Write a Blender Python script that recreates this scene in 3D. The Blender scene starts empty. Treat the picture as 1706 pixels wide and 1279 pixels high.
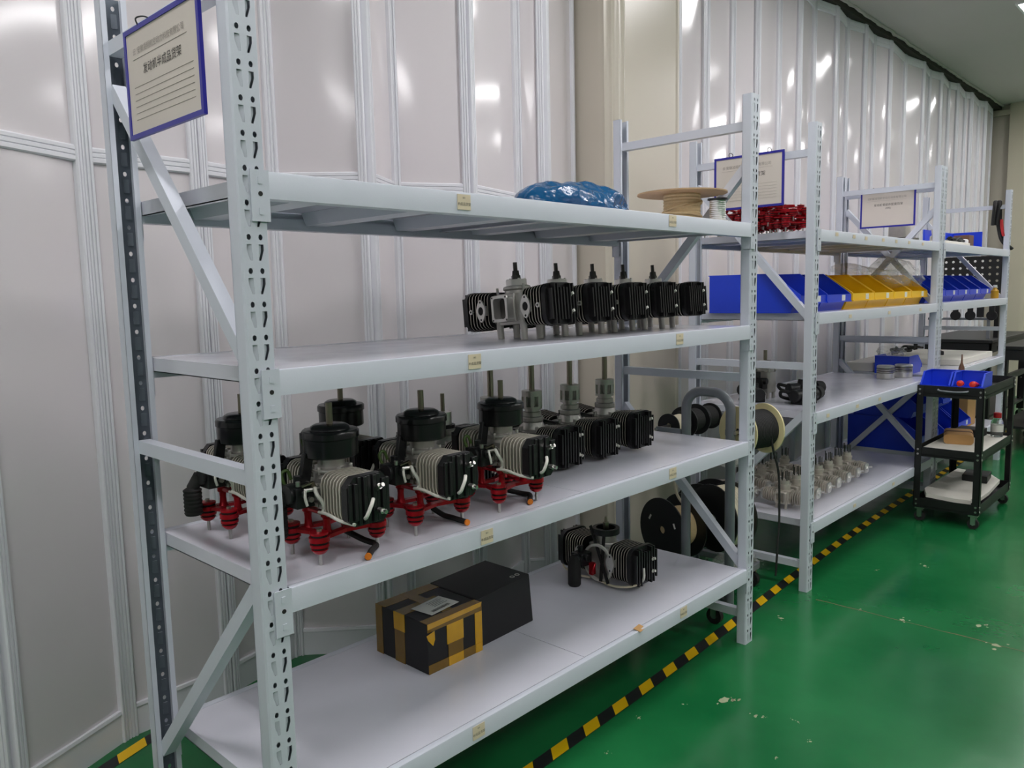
import bpy, bmesh, math, random
from mathutils import Vector, Matrix, noise
random.seed(7)
scene = bpy.context.scene
C = scene.collection
PI = math.pi

# ------------------------------------------------------------------ camera
F_PX = 1313.0
CAM = Vector((-0.7382, -1.3156, 1.3193))
PITCH, ROLL, YAW = 0.1138, -0.0218, 0.759
fw = Vector((math.cos(YAW)*math.cos(PITCH), math.sin(YAW)*math.cos(PITCH), -math.sin(PITCH)))
rt = Vector((math.sin(YAW), -math.cos(YAW), 0.0))
up = rt.cross(fw)
r_ = rt*math.cos(ROLL) + up*math.sin(ROLL)
u_ = up*math.cos(ROLL) - rt*math.sin(ROLL)
cam = bpy.data.cameras.new('camera')
cam.sensor_width = 36.0
cam.lens = F_PX/1706.0*36.0
cam.clip_start = 0.02
camo = bpy.data.objects.new('camera', cam)
camo.matrix_world = Matrix(((r_.x, u_.x, -fw.x, CAM.x), (r_.y, u_.y, -fw.y, CAM.y), (r_.z, u_.z, -fw.z, CAM.z), (0, 0, 0, 1)))
C.objects.link(camo)
scene.camera = camo

# ------------------------------------------------------------------ world, exposure
w = bpy.data.worlds.new('world'); scene.world = w; w.use_nodes = True
w.node_tree.nodes['Background'].inputs[0].default_value = (0.9, 0.95, 1.0, 1)
w.node_tree.nodes['Background'].inputs[1].default_value = 0.3
scene.view_settings.view_transform = 'Standard'
scene.view_settings.look = 'None'
scene.view_settings.gamma = 1.0
scene.view_settings.use_curve_mapping = False
scene.view_settings.exposure = 0.0
LAMP = 27.0           # strength of every ceiling LED panel
CEIL = 3.36

# ------------------------------------------------------------------ materials
def lin(c):
    return tuple((x/12.92 if x <= 0.04045 else ((x+0.055)/1.055)**2.4) for x in [v/255.0 for v in c])
MATS = {}
def mat(name, rgb, rough=0.5, metal=0.0, var=0.06, scale=30.0, bump=0.0, bscale=60.0, coat=0.0, spec=None, trans=0.0, rvar=0.0, bdist=0.002, emit=None):
    m = bpy.data.materials.new(name); m.use_nodes = True
    nt = m.node_tree; b = nt.nodes['Principled BSDF']
    c = lin(rgb)
    tc = nt.nodes.new('ShaderNodeTexCoord')
    if var > 0:
        n = nt.nodes.new('ShaderNodeTexNoise'); n.inputs['Scale'].default_value = scale; n.inputs['Detail'].default_value = 4
        nt.links.new(tc.outputs['Object'], n.inputs['Vector'])
        mx = nt.nodes.new('ShaderNodeMix'); mx.data_type = 'RGBA'
        mx.inputs['A'].default_value = (*[x*(1-var) for x in c], 1)
        mx.inputs['B'].default_value = (*[min(1, x*(1+var)) for x in c], 1)
        nt.links.new(n.outputs['Fac'], mx.inputs['Factor'])
        nt.links.new(mx.outputs['Result'], b.inputs['Base Color'])
        if rvar > 0:
            mr = nt.nodes.new('ShaderNodeMapRange')
            mr.inputs['To Min'].default_value = max(0, rough-rvar); mr.inputs['To Max'].default_value = rough+rvar
            nt.links.new(n.outputs['Fac'], mr.inputs['Value']); nt.links.new(mr.outputs['Result'], b.inputs['Roughness'])
    else:
        b.inputs['Base Color'].default_value = (*c, 1)
    if rvar == 0 or var <= 0: b.inputs['Roughness'].default_value = rough
    b.inputs['Metallic'].default_value = metal
    if spec is not None: b.inputs['Specular IOR Level'].default_value = spec
    if coat: b.inputs['Coat Weight'].default_value = coat; b.inputs['Coat Roughness'].default_value = 0.06
    if trans: b.inputs['Transmission Weight'].default_value = trans
    if emit:
        b.inputs['Emission Color'].default_value = (*lin(emit[0]), 1); b.inputs['Emission Strength'].default_value = emit[1]
    if bump > 0:
        n2 = nt.nodes.new('ShaderNodeTexNoise'); n2.inputs['Scale'].default_value = bscale; n2.inputs['Detail'].default_value = 3
        nt.links.new(tc.outputs['Object'], n2.inputs['Vector'])
        bp = nt.nodes.new('ShaderNodeBump'); bp.inputs['Strength'].default_value = bump; bp.inputs['Distance'].default_value = bdist
        nt.links.new(n2.outputs['Fac'], bp.inputs['Height']); nt.links.new(bp.outputs['Normal'], b.inputs['Normal'])
    MATS[name] = m
    return m
mat('rack_paint', (207, 211, 222), 0.33, 0.0, 0.03, 14, 0.06, 260, rvar=0.06)
mat('steel_inner', (104, 112, 122), 0.5, 0.3, 0.15, 40)
mat('deck_paint', (213, 213, 224), 0.20, 0.0, 0.04, 9, 0.05, 200, rvar=0.07)
mat('wall_panel', (219, 213, 216), 0.12, 0.0, 0.015, 2.0, 0.0)
mat('wall_trim', (226, 226, 232), 0.32, 0.0, 0.02, 6)
mat('beige_panel', (202, 194, 180), 0.28, 0.0, 0.02, 3)
mat('beige_trim', (192, 186, 166), 0.3, 0.0, 0.02, 3)
mat('ceiling_paint', (200, 195, 190), 0.7, 0.0, 0.03, 2)
mat('plain_wall', (168, 166, 164), 0.6, 0.0, 0.03, 2)
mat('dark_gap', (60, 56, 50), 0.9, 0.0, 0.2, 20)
mat('led', (255, 255, 255), 0.5, 0, 0, emit=((254, 251, 252), LAMP))
mat('lamp_frame', (235, 235, 235), 0.4)
mat('black_plastic', (24, 24, 26), 0.42, 0.0, 0.15, 60, 0.1, 300)
mat('black_gloss', (16, 16, 19), 0.25, 0.0, 0.1, 40)
mat('black_enamel', (26, 25, 27), 0.34, 0.0, 0.2, 80, 0.15, 400)
mat('black_rubber', (30, 29, 29), 0.75, 0.0, 0.15, 60)
mat('black_card', (25, 24, 27), 0.6, 0.0, 0.12, 30)
mat('trolley_black', (22, 22, 23), 0.45, 0.0, 0.15, 50)
mat('cast_alu', (194, 191, 185), 0.38, 0.7, 0.12, 60, 0.2, 300)
mat('raw_cast', (210, 202, 192), 0.42, 0.35, 0.15, 60, 0.25, 300)
mat('machined', (216, 214, 210), 0.30, 0.75, 0.05, 60)
mat('fin_edge', (190, 184, 172), 0.4, 0.6, 0.08, 60)
mat('fin_pale', (226, 220, 208), 0.4, 0.5, 0.06, 60)
mat('steel_shaft', (150, 142, 126), 0.3, 1.0, 0.08, 50)
mat('steel_dark', (84, 82, 80), 0.35, 0.9, 0.1, 50)
mat('steel_bolt', (200, 198, 194), 0.28, 1.0, 0.05, 80)
mat('tube_grey', (128, 132, 138), 0.32, 0.25, 0.06, 30)
mat('red_anodised', (176, 14, 32), 0.28, 0.45, 0.12, 40)
mat('red_plastic', (224, 50, 28), 0.35)
mat('blue_plastic', (30, 66, 212), 0.35, 0.0, 0.06, 10)
mat('yellow_plastic', (255, 200, 14), 0.36, 0.0, 0.05, 10)
mat('white_rubber', (214, 212, 204), 0.5)
mat('white_paper', (232, 230, 224), 0.7)
mat('sign_paper', (212, 203, 194), 0.62, 0, 0.02, 6)
mat('sign_blue', (40, 38, 150), 0.35)
mat('ink', (70, 64, 62), 0.7)
mat('ink_soft', (158, 150, 143), 0.7)
mat('sticker', (226, 210, 182), 0.6, 0, 0.06, 40)
mat('tape_yellow', (240, 192, 8), 0.4, 0, 0.05, 12)
mat('tape_black', (28, 28, 32), 0.45)
mat('packing_tape', (212, 160, 24), 0.22, 0, 0.16, 22, 0.2, 60)
mat('packing_tape_thin', (122, 92, 26), 0.22, 0, 0.2, 22, 0.2, 60)
mat('orange_core', (226, 128, 24), 0.5)
mat('tan_cord', (214, 190, 146), 0.75, 0, 0.12, 90, 0.4, 120)
mat('tan_board', (190, 158, 120), 0.6, 0, 0.08, 20)
mat('cream_flange', (228, 214, 164), 0.5, 0, 0.06, 12)
mat('cream_cable', (222, 212, 186), 0.5, 0, 0.1, 60, 0.4, 140)
mat('kraft', (190, 146, 92), 0.7, 0, 0.08, 20)
mat('foam_white', (230, 226, 216), 0.75, 0, 0.04, 12)
mat('kraft_dark', (120, 92, 66), 0.8, 0, 0.1, 14)
mat('green_wire', (70, 96, 40), 0.5)
mat('red_wire', (190, 30, 36), 0.45)
mat('brown', (110, 78, 60), 0.7)
mat('amber', (200, 150, 30), 0.4)

def bag_blue():
    m = mat('blue_bag', (10, 78, 124), 0.22, 0.0, 0.25, 7, 0.7, 16, bdist=0.02)
bag_blue()
def film():
    m = bpy.data.materials.new('clear_film'); m.use_nodes = True; nt = m.node_tree
    b = nt.nodes['Principled BSDF']; out = nt.nodes['Material Output']
    b.inputs['Base Color'].default_value = (0.8, 0.8, 0.78, 1); b.inputs['Roughness'].default_value = 0.15
    tr = nt.nodes.new('ShaderNodeBsdfTransparent'); mx = nt.nodes.new('ShaderNodeMixShader')
    n = nt.nodes.new('ShaderNodeTexNoise'); n.inputs['Scale'].default_value = 14
    mr = nt.nodes.new('ShaderNodeMapRange'); mr.inputs['To Min'].default_value = 0.10; mr.inputs['To Max'].default_value = 0.44
    nt.links.new(n.outputs['Fac'], mr.inputs['Value']); nt.links.new(mr.outputs['Result'], mx.inputs['Fac'])
    nt.links.new(tr.outputs[0], mx.inputs[1]); nt.links.new(b.outputs[0], mx.inputs[2]); nt.links.new(mx.outputs[0], out.inputs['Surface'])
    bp = nt.nodes.new('ShaderNodeBump'); bp.inputs['Strength'].default_value = 0.8; bp.inputs['Distance'].default_value = 0.01
    nt.links.new(n.outputs['Fac'], bp.inputs['Height']); nt.links.new(bp.outputs['Normal'], b.inputs['Normal'])
    MATS['clear_film'] = m
film()
def floor_mat():
    m = bpy.data.materials.new('green_epoxy'); m.use_nodes = True; nt = m.node_tree; b = nt.nodes['Principled BSDF']
    tc = nt.nodes.new('ShaderNodeTexCoord')
    n = nt.nodes.new('ShaderNodeTexNoise'); n.inputs['Scale'].default_value = 1.7; n.inputs['Detail'].default_value = 6
    nt.links.new(tc.outputs['Object'], n.inputs['Vector'])
    cr = nt.nodes.new('ShaderNodeValToRGB')
    cr.color_ramp.elements[0].position = 0.3; cr.color_ramp.elements[0].color = (*lin((14, 92, 48)), 1)
    cr.color_ramp.elements[1].position = 0.75; cr.color_ramp.elements[1].color = (*lin((34, 118, 66)), 1)
    nt.links.new(n.outputs['Fac'], cr.inputs['Fac'])
    # worn, chipped specks
    v = nt.nodes.new('ShaderNodeTexNoise'); v.inputs['Scale'].default_value = 9.0; v.inputs['Detail'].default_value = 8; v.inputs['Roughness'].default_value = 0.7
    nt.links.new(tc.outputs['Object'], v.inputs['Vector'])
    r2 = nt.nodes.new('ShaderNodeValToRGB'); r2.color_ramp.elements[0].position = 0.80; r2.color_ramp.elements[1].position = 0.82
    nt.links.new(v.outputs['Fac'], r2.inputs['Fac'])
    mx = nt.nodes.new('ShaderNodeMix'); mx.data_type = 'RGBA'
    mx.inputs['B'].default_value = (*lin((168, 176, 140)), 1)
    nt.links.new(cr.outputs['Color'], mx.inputs['A']); nt.links.new(r2.outputs['Color'], mx.inputs['Factor'])
    nt.links.new(mx.outputs['Result'], b.inputs['Base Color'])
    mr = nt.nodes.new('ShaderNodeMapRange'); mr.inputs['To Min'].default_value = 0.10; mr.inputs['To Max'].default_value = 0.30
    nt.links.new(n.outputs['Fac'], mr.inputs['Value']); nt.links.new(mr.outputs['Result'], b.inputs['Roughness'])
    b.inputs['Specular IOR Level'].default_value = 0.5
    n3 = nt.nodes.new('ShaderNodeTexNoise'); n3.inputs['Scale'].default_value = 5; n3.inputs['Detail'].default_value = 3
    nt.links.new(tc.outputs['Object'], n3.inputs['Vector'])
    bp = nt.nodes.new('ShaderNodeBump'); bp.inputs['Strength'].default_value = 0.25; bp.inputs['Distance'].default_value = 0.01
    nt.links.new(n3.outputs['Fac'], bp.inputs['Height']); nt.links.new(bp.outputs['Normal'], b.inputs['Normal'])
    MATS['green_epoxy'] = m
floor_mat()

# ------------------------------------------------------------------ mesh builder
AX = {'x': lambda a, b, t: (t, a, b), 'y': lambda a, b, t: (a, t, b), 'z': lambda a, b, t: (a, b, t)}
class B:
    def __init__(s): s.v = []; s.f = []; s.m = []
    def add(s, vs, fs, mi=0):
        o = len(s.v); s.v += [tuple(p) for p in vs]
        for f in fs: s.f.append(tuple(i+o for i in f)); s.m.append(mi)
        return s
    def box(s, x0, x1, y0, y1, z0, z1, mi=0, M=None):
        vs = [(x0, y0, z0), (x1, y0, z0), (x1, y1, z0), (x0, y1, z0), (x0, y0, z1), (x1, y0, z1), (x1, y1, z1), (x0, y1, z1)]
        if M is not None: vs = [M @ Vector(p) for p in vs]
        return s.add(vs, [(3, 2, 1, 0), (4, 5, 6, 7), (0, 1, 5, 4), (1, 2, 6, 5), (2, 3, 7, 6), (3, 0, 4, 7)], mi)
    def bar(s, p, q, wd, ht, upv=(0, 0, 1), mi=0):
        p = Vector(p); q = Vector(q); d = (q-p).normalized(); u = Vector(upv)
        a = d.cross(u).normalized(); b = a.cross(d).normalized()
        vs = []
        for c in (p, q):
            for sa, sb in ((-1, -1), (1, -1), (1, 1), (-1, 1)): vs.append(c + a*sa*wd/2 + b*sb*ht/2)
        return s.add(vs, [(3, 2, 1, 0), (4, 5, 6, 7), (0, 1, 5, 4), (1, 2, 6, 5), (2, 3, 7, 6), (3, 0, 4, 7)], mi)
    def loft(s, rings, mi=0, caps=True, closed=False):
        n = len(rings[0]); vs = [p for r in rings for p in r]; fs = []
        R = len(rings)
        for k in range(R if closed else R-1):
            k2 = (k+1) % R
            for i in range(n):
                j = (i+1) % n; fs.append((k*n+i, k*n+j, k2*n+j, k2*n+i))
        if caps and not closed: fs.append(tuple(range(n-1, -1, -1))); fs.append(tuple((R-1)*n+i for i in range(n)))
        return s.add(vs, fs, mi)
    def cyl(s, p, q, r0, r1=None, n=16, mi=0, caps=True):
        r1 = r0 if r1 is None else r1
        p = Vector(p); q = Vector(q); d = (q-p).normalized()
        a = d.orthogonal().normalized(); b = d.cross(a)
        rg = lambda c, r: [c + (a*math.cos(2*PI*i/n) + b*math.sin(2*PI*i/n))*r for i in range(n)]
        return s.loft([rg(p, r0), rg(q, r1)], mi, caps)
    def lathe(s, prof, o=(0, 0, 0), axis='z', n=24, mi=0):
        # prof: (radius, height) list along axis; consecutive
        o = Vector(o); rings = []
        for r, h in prof:
            rings.append([o + Vector(AX[axis](max(r, 1e-5)*math.cos(2*PI*i/n), max(r, 1e-5)*math.sin(2*PI*i/n), h)) for i in range(n)])
        return s.loft(rings, mi, True)
    def tube(s, pts, r, n=8, mi=0, smooth=True):
        P = [Vector(p) for p in pts]
        if smooth and len(P) > 2:
            Q = []
            for i in range(len(P)-1):
                p0 = P[max(i-1, 0)]; p1 = P[i]; p2 = P[i+1]; p3 = P[min(i+2, len(P)-1)]
                for k in range(5):
                    t = k/5.0
                    Q.append(0.5*((2*p1)+(p2-p0)*t+(2*p0-5*p1+4*p2-p3)*t*t+(3*p1-p0-3*p2+p3)*t**3))
            Q.append(P[-1]); P = Q
        rings = []; a = None
        for i, p in enumerate(P):
            d = (P[min(i+1, len(P)-1)]-P[max(i-1, 0)]).normalized()
            if a is None: a = d.orthogonal().normalized()
            a = (a - d*a.dot(d))
            if a.length < 1e-4: a = d.orthogonal()
            a.normalize(); b = d.cross(a)
            rr = r[i*(len(r)-1)//max(1, len(P)-1)] if isinstance(r, (list, tuple)) else r
            rings.append([p + (a*math.cos(2*PI*k/n)+b*math.sin(2*PI*k/n))*rr for k in range(n)])
        return s.loft(rings, mi)
    def prism(s, poly, axis, t0, t1, mi=0, mcap=None):
        n = len(poly); g = AX[axis]
        vs = [g(a, b, t0) for a, b in poly]+[g(a, b, t1) for a, b in poly]
        s.add(vs, [(i, (i+1) % n, n+(i+1) % n, n+i) for i in range(n)], mi)
        s.add(vs, [tuple(range(n-1, -1, -1)), tuple(range(n, 2*n))], mi if mcap is None else mcap)
        return s
    def ring(s, outer, inner, axis, t0, t1, mi=0):
        n = len(outer); g = AX[axis]
        vs = [g(a, b, t) for t in (t0, t1) for P in (outer, inner) for a, b in P]
        fs = []
        for i in range(n):
            j = (i+1) % n
            fs += [(i, j, n+j, n+i), (2*n+i, 3*n+i, 3*n+j, 2*n+j), (i, 2*n+i, 2*n+j, j), (n+i, n+j, 3*n+j, 3*n+i)]
        return s.add(vs, fs, mi)
    def mesh(s, name, mats, smooth=0.6, recalc=True):
        me = bpy.data.meshes.new(name)
        me.from_pydata(s.v, [], s.f)
        for m in (mats if isinstance(mats, (list, tuple)) else [mats]): me.materials.append(MATS[m] if isinstance(m, str) else m)
        me.polygons.foreach_set('material_index', s.m)
        if recalc:
            bm = bmesh.new(); bm.from_mesh(me); bmesh.ops.recalc_face_normals(bm, faces=bm.faces); bm.to_mesh(me); bm.free()
        if smooth:
            me.shade_smooth(); me.set_sharp_from_angle(angle=smooth)
        me.update()
        return me
def rrect(w, h, r, cx=0, cy=0, k=4):
    P = []
    for (sx, sy, a0) in ((1, 1, 0), (-1, 1, PI/2), (-1, -1, PI), (1, -1, 3*PI/2)):
        for i in range(k+1):
            a = a0 + i*PI/2/k
            P.append((cx+sx*(w/2-r)+r*math.cos(a), cy+sy*(h/2-r)+r*math.sin(a)))
    return P
def circ(r, cx=0, cy=0, n=20): return [(cx+r*math.cos(2*PI*i/n), cy+r*math.sin(2*PI*i/n)) for i in range(n)]
def put(o, parent=None, loc=None, rz=None):
    C.objects.link(o)
    if parent is not None: o.parent = parent
    if loc is not None: o.location = loc
    if rz is not None: o.rotation_euler = (0, 0, rz)
    return o
def obj(name, b, mats, parent=None, loc=None, smooth=0.6, bevel=0, rz=None):
    me = b if isinstance(b, bpy.types.Mesh) else b.mesh(name, mats, smooth)
    o = put(bpy.data.objects.new(name, me), parent, loc, rz)
    if bevel:
        md = o.modifiers.new('bevel', 'BEVEL'); md.width = bevel; md.segments = 2; md.limit_method = 'ANGLE'; md.angle_limit = 0.7
    return o
def tag(o, label, cat, group=None, kind=None):
    o['label'] = label
    if cat: o['category'] = cat
    if group: o['group'] = group
    if kind: o['kind'] = kind
    return o
def thing(name, label, cat, loc=(0, 0, 0), rz=0, group=None):
    o = put(bpy.data.objects.new(name, None), None, loc, rz); o.empty_display_size = 0.05
    return tag(o, label, cat, group)
def struct(name, b, mats, loc=None, smooth=0.6, parent=None):
    o = obj(name, b, mats, parent, loc, smooth)
    if parent is None: o['kind'] = 'structure'
    return o
def stuff(o): o['kind'] = 'stuff'; return o
def dup(root, loc, rz, label=None, group=None, rot=None):
    def rec(o, parent):
        c = o.copy(); C.objects.link(c); c.parent = parent
        for ch in o.children: rec(ch, c)
        return c
    r = rec(root, None); r.location = loc; r.rotation_euler = rot if rot else (0, 0, rz)
    if label: r['label'] = label
    if group: r['group'] = group
    return r
def text_mesh(body, size, name='print'):
    c = bpy.data.curves.new(name, 'FONT'); c.body = body; c.size = size; c.align_x = 'CENTER'; c.align_y = 'CENTER'; c.resolution_u = 2
    o = bpy.data.objects.new(name, c); C.objects.link(o)
    bpy.context.view_layer.update()
    me = bpy.data.meshes.new_from_object(o.evaluated_get(bpy.context.evaluated_depsgraph_get()))
    bpy.data.objects.remove(o); bpy.data.curves.remove(c)
    me.name = name
    return me
# ------------------------------------------------------------------ room shell
b = B().box(-5, 12.5, -5.5, 1.6, -0.05, 0)
floor = struct('floor', b, 'green_epoxy')
b = B().box(-5, 12.5, -5.5, 1.6, CEIL, CEIL+0.05)
struct('ceiling', b, 'ceiling_paint')
struct('wall_left', B().box(-5.05, -5, -5.5, 1.6, 0, CEIL), 'plain_wall')
struct('wall_right', B().box(12.45, 12.5, -5.5, 1.6, 0, CEIL), 'beige_panel')
struct('wall_front', B().box(-5, 12.5, -5.55, -5.5, 0, CEIL), 'plain_wall')
wall = struct('wall_back', B().box(-5, 12.5, 1.5, 1.55, 0, CEIL), 'plain_wall')
# joints in the floor coating: thin recessed-looking seams laid as strips
for k, (x0, y0, x1, y1) in enumerate([(2.28, -0.45, 12.4, -0.42), (2.45, -7.4, 2.47, 0.0)]):
    pass

def seg_frame(p, q):
    p = Vector((p[0], p[1], 0)); q = Vector((q[0], q[1], 0)); d = (q-p); L = d.length; d.normalize()
    nrm = Vector((d.y, -d.x, 0))        # towards the room (-Y side)
    return p, d, nrm, L
STW = 0.030
# fluted stile section (along the panel, out of the panel)
STP = [(0, 0), (0, .020), (.003, .024), (.0075, .024), (.0085, .020), (.0105, .020), (.0115, .024), (.0175, .024), (.0185, .020), (.0205, .020), (.0215, .024), (.027, .024), (.030, .020), (.030, 0)]
def accordion(pts, ztop, rail_z=None, seed=0):
    rnd = random.Random(seed)
    for k in range(len(pts)-1):
        p, d, n, L = seg_frame(pts[k], pts[k+1])
        at = lambda a, o, z: p + d*a + n*o + Vector((0, 0, z))
        # bowed glossy sheet
        spans = [(0.10, ztop-0.07)] if rail_z is None else [(0.10, rail_z-0.045), (rail_z, ztop-0.07)]
        for (z0, z1) in spans:
            nu, nv = 12, 14
            vs = []; ph = rnd.uniform(0, 6.28); ph2 = rnd.uniform(0, 6.28); am = rnd.uniform(0.002, 0.0042)
            for j in range(nv+1):
                for i in range(nu+1):
                    u = i/nu; v = j/nv; a = STW + u*(L-2*STW); z = z0 + v*(z1-z0)
                    bow = am*math.sin(PI*u) + 0.0009*math.sin(2*PI*u+ph)*math.sin(5*v+ph2) + 0.0008*math.sin(9*v+ph+3*u)*math.sin(PI*u)
                    vs.append(at(a, 0.008+bow, z))
            fs = [(j*(nu+1)+i, j*(nu+1)+i+1, (j+1)*(nu+1)+i+1, (j+1)*(nu+1)+i) for j in range(nv) for i in range(nu)]
            bb = B().add(vs, fs)
            obj('wall_panel', bb, 'wall_panel', wall, smooth=3.0)
        for a0, sg in ((0, 1), (L, -1)):
            bb = B(); m = len(STP)
            ring = lambda z: [at(a0+sg*a, o, z) for a, o in STP]
            bb.loft([ring(0.0), ring(ztop)])
            obj('stile', bb, 'wall_trim', wall, smooth=0.4)
        zs = [(0.0, 0.10), (ztop-0.07, ztop)] + ([] if rail_z is None else [(rail_z-0.045, rail_z)])
        for (z0, z1) in zs:
            h = z1-z0
            prof = [(0.0, z0), (0.016, z0), (0.020, z0+0.004), (0.020, z0+h*.32), (0.017, z0+h*.36), (0.020, z0+h*.42), (0.020, z0+h*.62), (0.017, z0+h*.66), (0.020, z0+h*.72), (0.020, z1-0.004), (0.016, z1), (0.0, z1)]
            if z0 == 0.0: prof = [(0.0, z0), (0.018, z0), (0.018, z1-0.012), (0.022, z1-0.010), (0.020, z1), (0.0, z1)]
            bb = B().loft([[at(STW, o, z) for o, z in prof], [at(L-STW, o, z) for o, z in prof]])
            obj('rail', bb, 'wall_trim', wall, smooth=0.4)
near = [(-1.62, 0.98), (-1.30, 1.10), (-0.97, 0.99), (-0.62, 1.13), (-0.25, 0.965), (0.085, 1.125), (0.43, 1.14), (0.74, 1.225), (0.985, 1.0), (1.215, 1.15), (1.48, 1.0), (1.86, 1.10), (1.955, 1.015), (2.36, 1.19)]
accordion(near, 3.30, 1.756, 3)
tab = {1125: (3.005, 3.167), 1173: (3.303, 3.478), 1215: (3.59, 3.777), 1258: (3.912, 4.113), 1292: (4.191, 4.403), 1328: (4.511, 4.738), 1350: (4.721, 4.957), 1389: (5.125, 5.379), 1405: (5.304, 5.565), 1437: (5.685, 5.963), 1450: (5.85, 6.135), 1479: (6.243, 6.545), 1503: (6.596, 6.912), 1535: (7.11, 7.449), 1544: (7.265, 7.61), 1565: (7.645, 8.007), 1576: (7.86, 8.235), 1593: (8.199, 8.585), 1604: (8.44, 8.835), 1617: (8.723, 9.131), 1628: (8.98, 9.40), 1641: (9.298, 9.731), 1651: (9.554, 9.999)}
far = []
for i, k in enumerate(sorted(tab)):
    x0, x1 = tab[k]; y = 1.08 if i % 2 == 0 else 1.03
    far.append((x0 + (x1-x0)*(y-1.0)/0.1, y))
accordion(far, 3.315, None, 11)
# beige column between the two folding walls: rounded, fluted corners
def column(x0, x1, y0, y1, name):
    P = [(x0, y1), (x0, y0+0.09)]
    for i in range(1, 13):
        a = PI + i*(PI/2)/12
        rr = 0.085 + (0.006 if i % 3 == 0 else 0.0)
        P.append((x0+0.085+rr*math.cos(a), y0+0.085+rr*math.sin(a)))
    P += [(x0+0.10, y0), (x1-0.03, y0), (x1-0.02, y0-0.006), (x1-0.006, y0-0.006), (x1, y0), (x1, y1)]
    bb = B().prism(P, 'z', 0, CEIL)
    return struct(name, bb, 'beige_panel', smooth=0.35)
column(2.385, 2.965, 0.955, 1.5, 'wall_column_1')
# end wall with a round-cornered column
struct('wall_end', B().box(10.05, 10.10, 0.80, 1.5, 0, CEIL), 'beige_panel')
bb = B().prism([(9.98, 0.9), (9.98, 0.74)] + [(10.04+0.06*math.cos(a), 0.72+0.06*math.sin(a)) for a in [PI+i*PI/12 for i in range(7)]] + [(10.7, 0.64), (10.7, 0.9)], 'z', 0, CEIL)
struct('wall_column_2', bb, 'beige_trim', smooth=0.5)
struct('trim_1', B().box(10.0, 10.045, 0.80, 1.14, 3.24, 3.30), 'beige_trim')
# ceiling track above the folding walls, with ragged sealing
rnd = random.Random(5)
bb = B()
pts = []
for i in range(120):
    x = 2.97 + i*(10.05-2.97)/119
    pts.append((x, 0.985+rnd.uniform(-0.008, 0.008), 3.352+rnd.uniform(-0.004, 0.004)))
bb.tube(pts, 0.012, 6, smooth=False)
struct('trim_2', bb, 'ceiling_paint')
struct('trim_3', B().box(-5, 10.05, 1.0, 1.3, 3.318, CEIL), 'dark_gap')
# far-away back of the hall seen past the corner
# ------------------------------------------------------------------ ceiling lamps
k = 0
for X in (-3.2, -0.8, 1.6, 4.0, 6.4, 8.8, 11.2):
    for Y in (-0.50, -3.0):
        k += 1
        seen = X == 6.4 and Y == -0.50
        t = thing('ceiling_light', 'bright LED panel in the ceiling at the top right corner' if seen else 'flat white LED panel in the ceiling above the aisle, outside the picture', 'light', (X, Y, CEIL), 0, 'LED ceiling panels')
        fr = B(); fr.ring(rrect(0.32, 1.26, 0.004), rrect(0.285, 1.225, 0.004), 'z', -0.014, 0.0)
        obj('frame', fr, 'lamp_frame', t)
        obj('diffuser', B().box(-0.1425, 0.1425, -0.6125, 0.6125, -0.010, -0.002), 'led', t, smooth=0)

# ------------------------------------------------------------------ floor tape
def tline(x):  # measured run of the hazard tape
    T = [(-1.0, 0.05), (0.85, 0.084), (1.3, 0.098), (2.0, 0.127), (2.6, 0.165), (3.3, 0.196), (4.1, 0.218), (6.0, 0.247), (9.5, 0.27)]
    for (a, ya), (c, yc) in zip(T, T[1:]):
        if a <= x <= c: return ya+(yc-ya)*(x-a)/(c-a)
    return T[-1][1]
def strip(bb, x0, x1, z, hw, skew=0.0, n=1):
    for i in range(n):
        a = x0+(x1-x0)*i/n; c = x0+(x1-x0)*(i+1)/n
        bb.add([(a-skew, tline(a)-hw, z), (c-skew, tline(c)-hw, z), (c+skew, tline(c)+hw, z), (a+skew, tline(a)+hw, z)], [(0, 1, 2, 3)])
bb = B(); strip(bb, -0.9, 9.4, 0.0008, 0.0225, 0, 60)
tp = tag(obj('hazard_tape', bb, 'tape_black', smooth=0), 'black and yellow hazard tape running along the green floor under the racks', 'tape')
x = -0.85; i = 0
while x < 9.3:
    bb = B(); strip(bb, x, x+0.074, 0.0016, 0.0215, 0.02)
    obj('yellow_block', bb, 'tape_yellow', tp, smooth=0)
    x += 0.1565; i += 1
# a second piece of tape under the wall
d = Vector((0.93, 0.36, 0)); n = Vector((-0.36, 0.93, 0))
bb = B(); c0 = Vector((-0.7, 0.735, 0.0008))
bb.add([c0-n*.0225, c0+d*1.05-n*.0225, c0+d*1.05+n*.0225, c0+n*.0225], [(0, 1, 2, 3)])
tp2 = tag(obj('hazard_tape', bb, 'tape_black', smooth=0), 'short hazard tape on the floor against the folding wall behind the nearest rack', 'tape')
for i in range(4):
    a = c0 + d*(0.10+0.22*i) + Vector((0, 0, .0008))
    obj('yellow_block', B().add([a-n*.0215, a+d*0.10-n*.0215, a+d*0.13+n*.0215, a+d*0.03+n*.0215], [(0, 1, 2, 3)]), 'tape_yellow', tp2, smooth=0)
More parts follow.
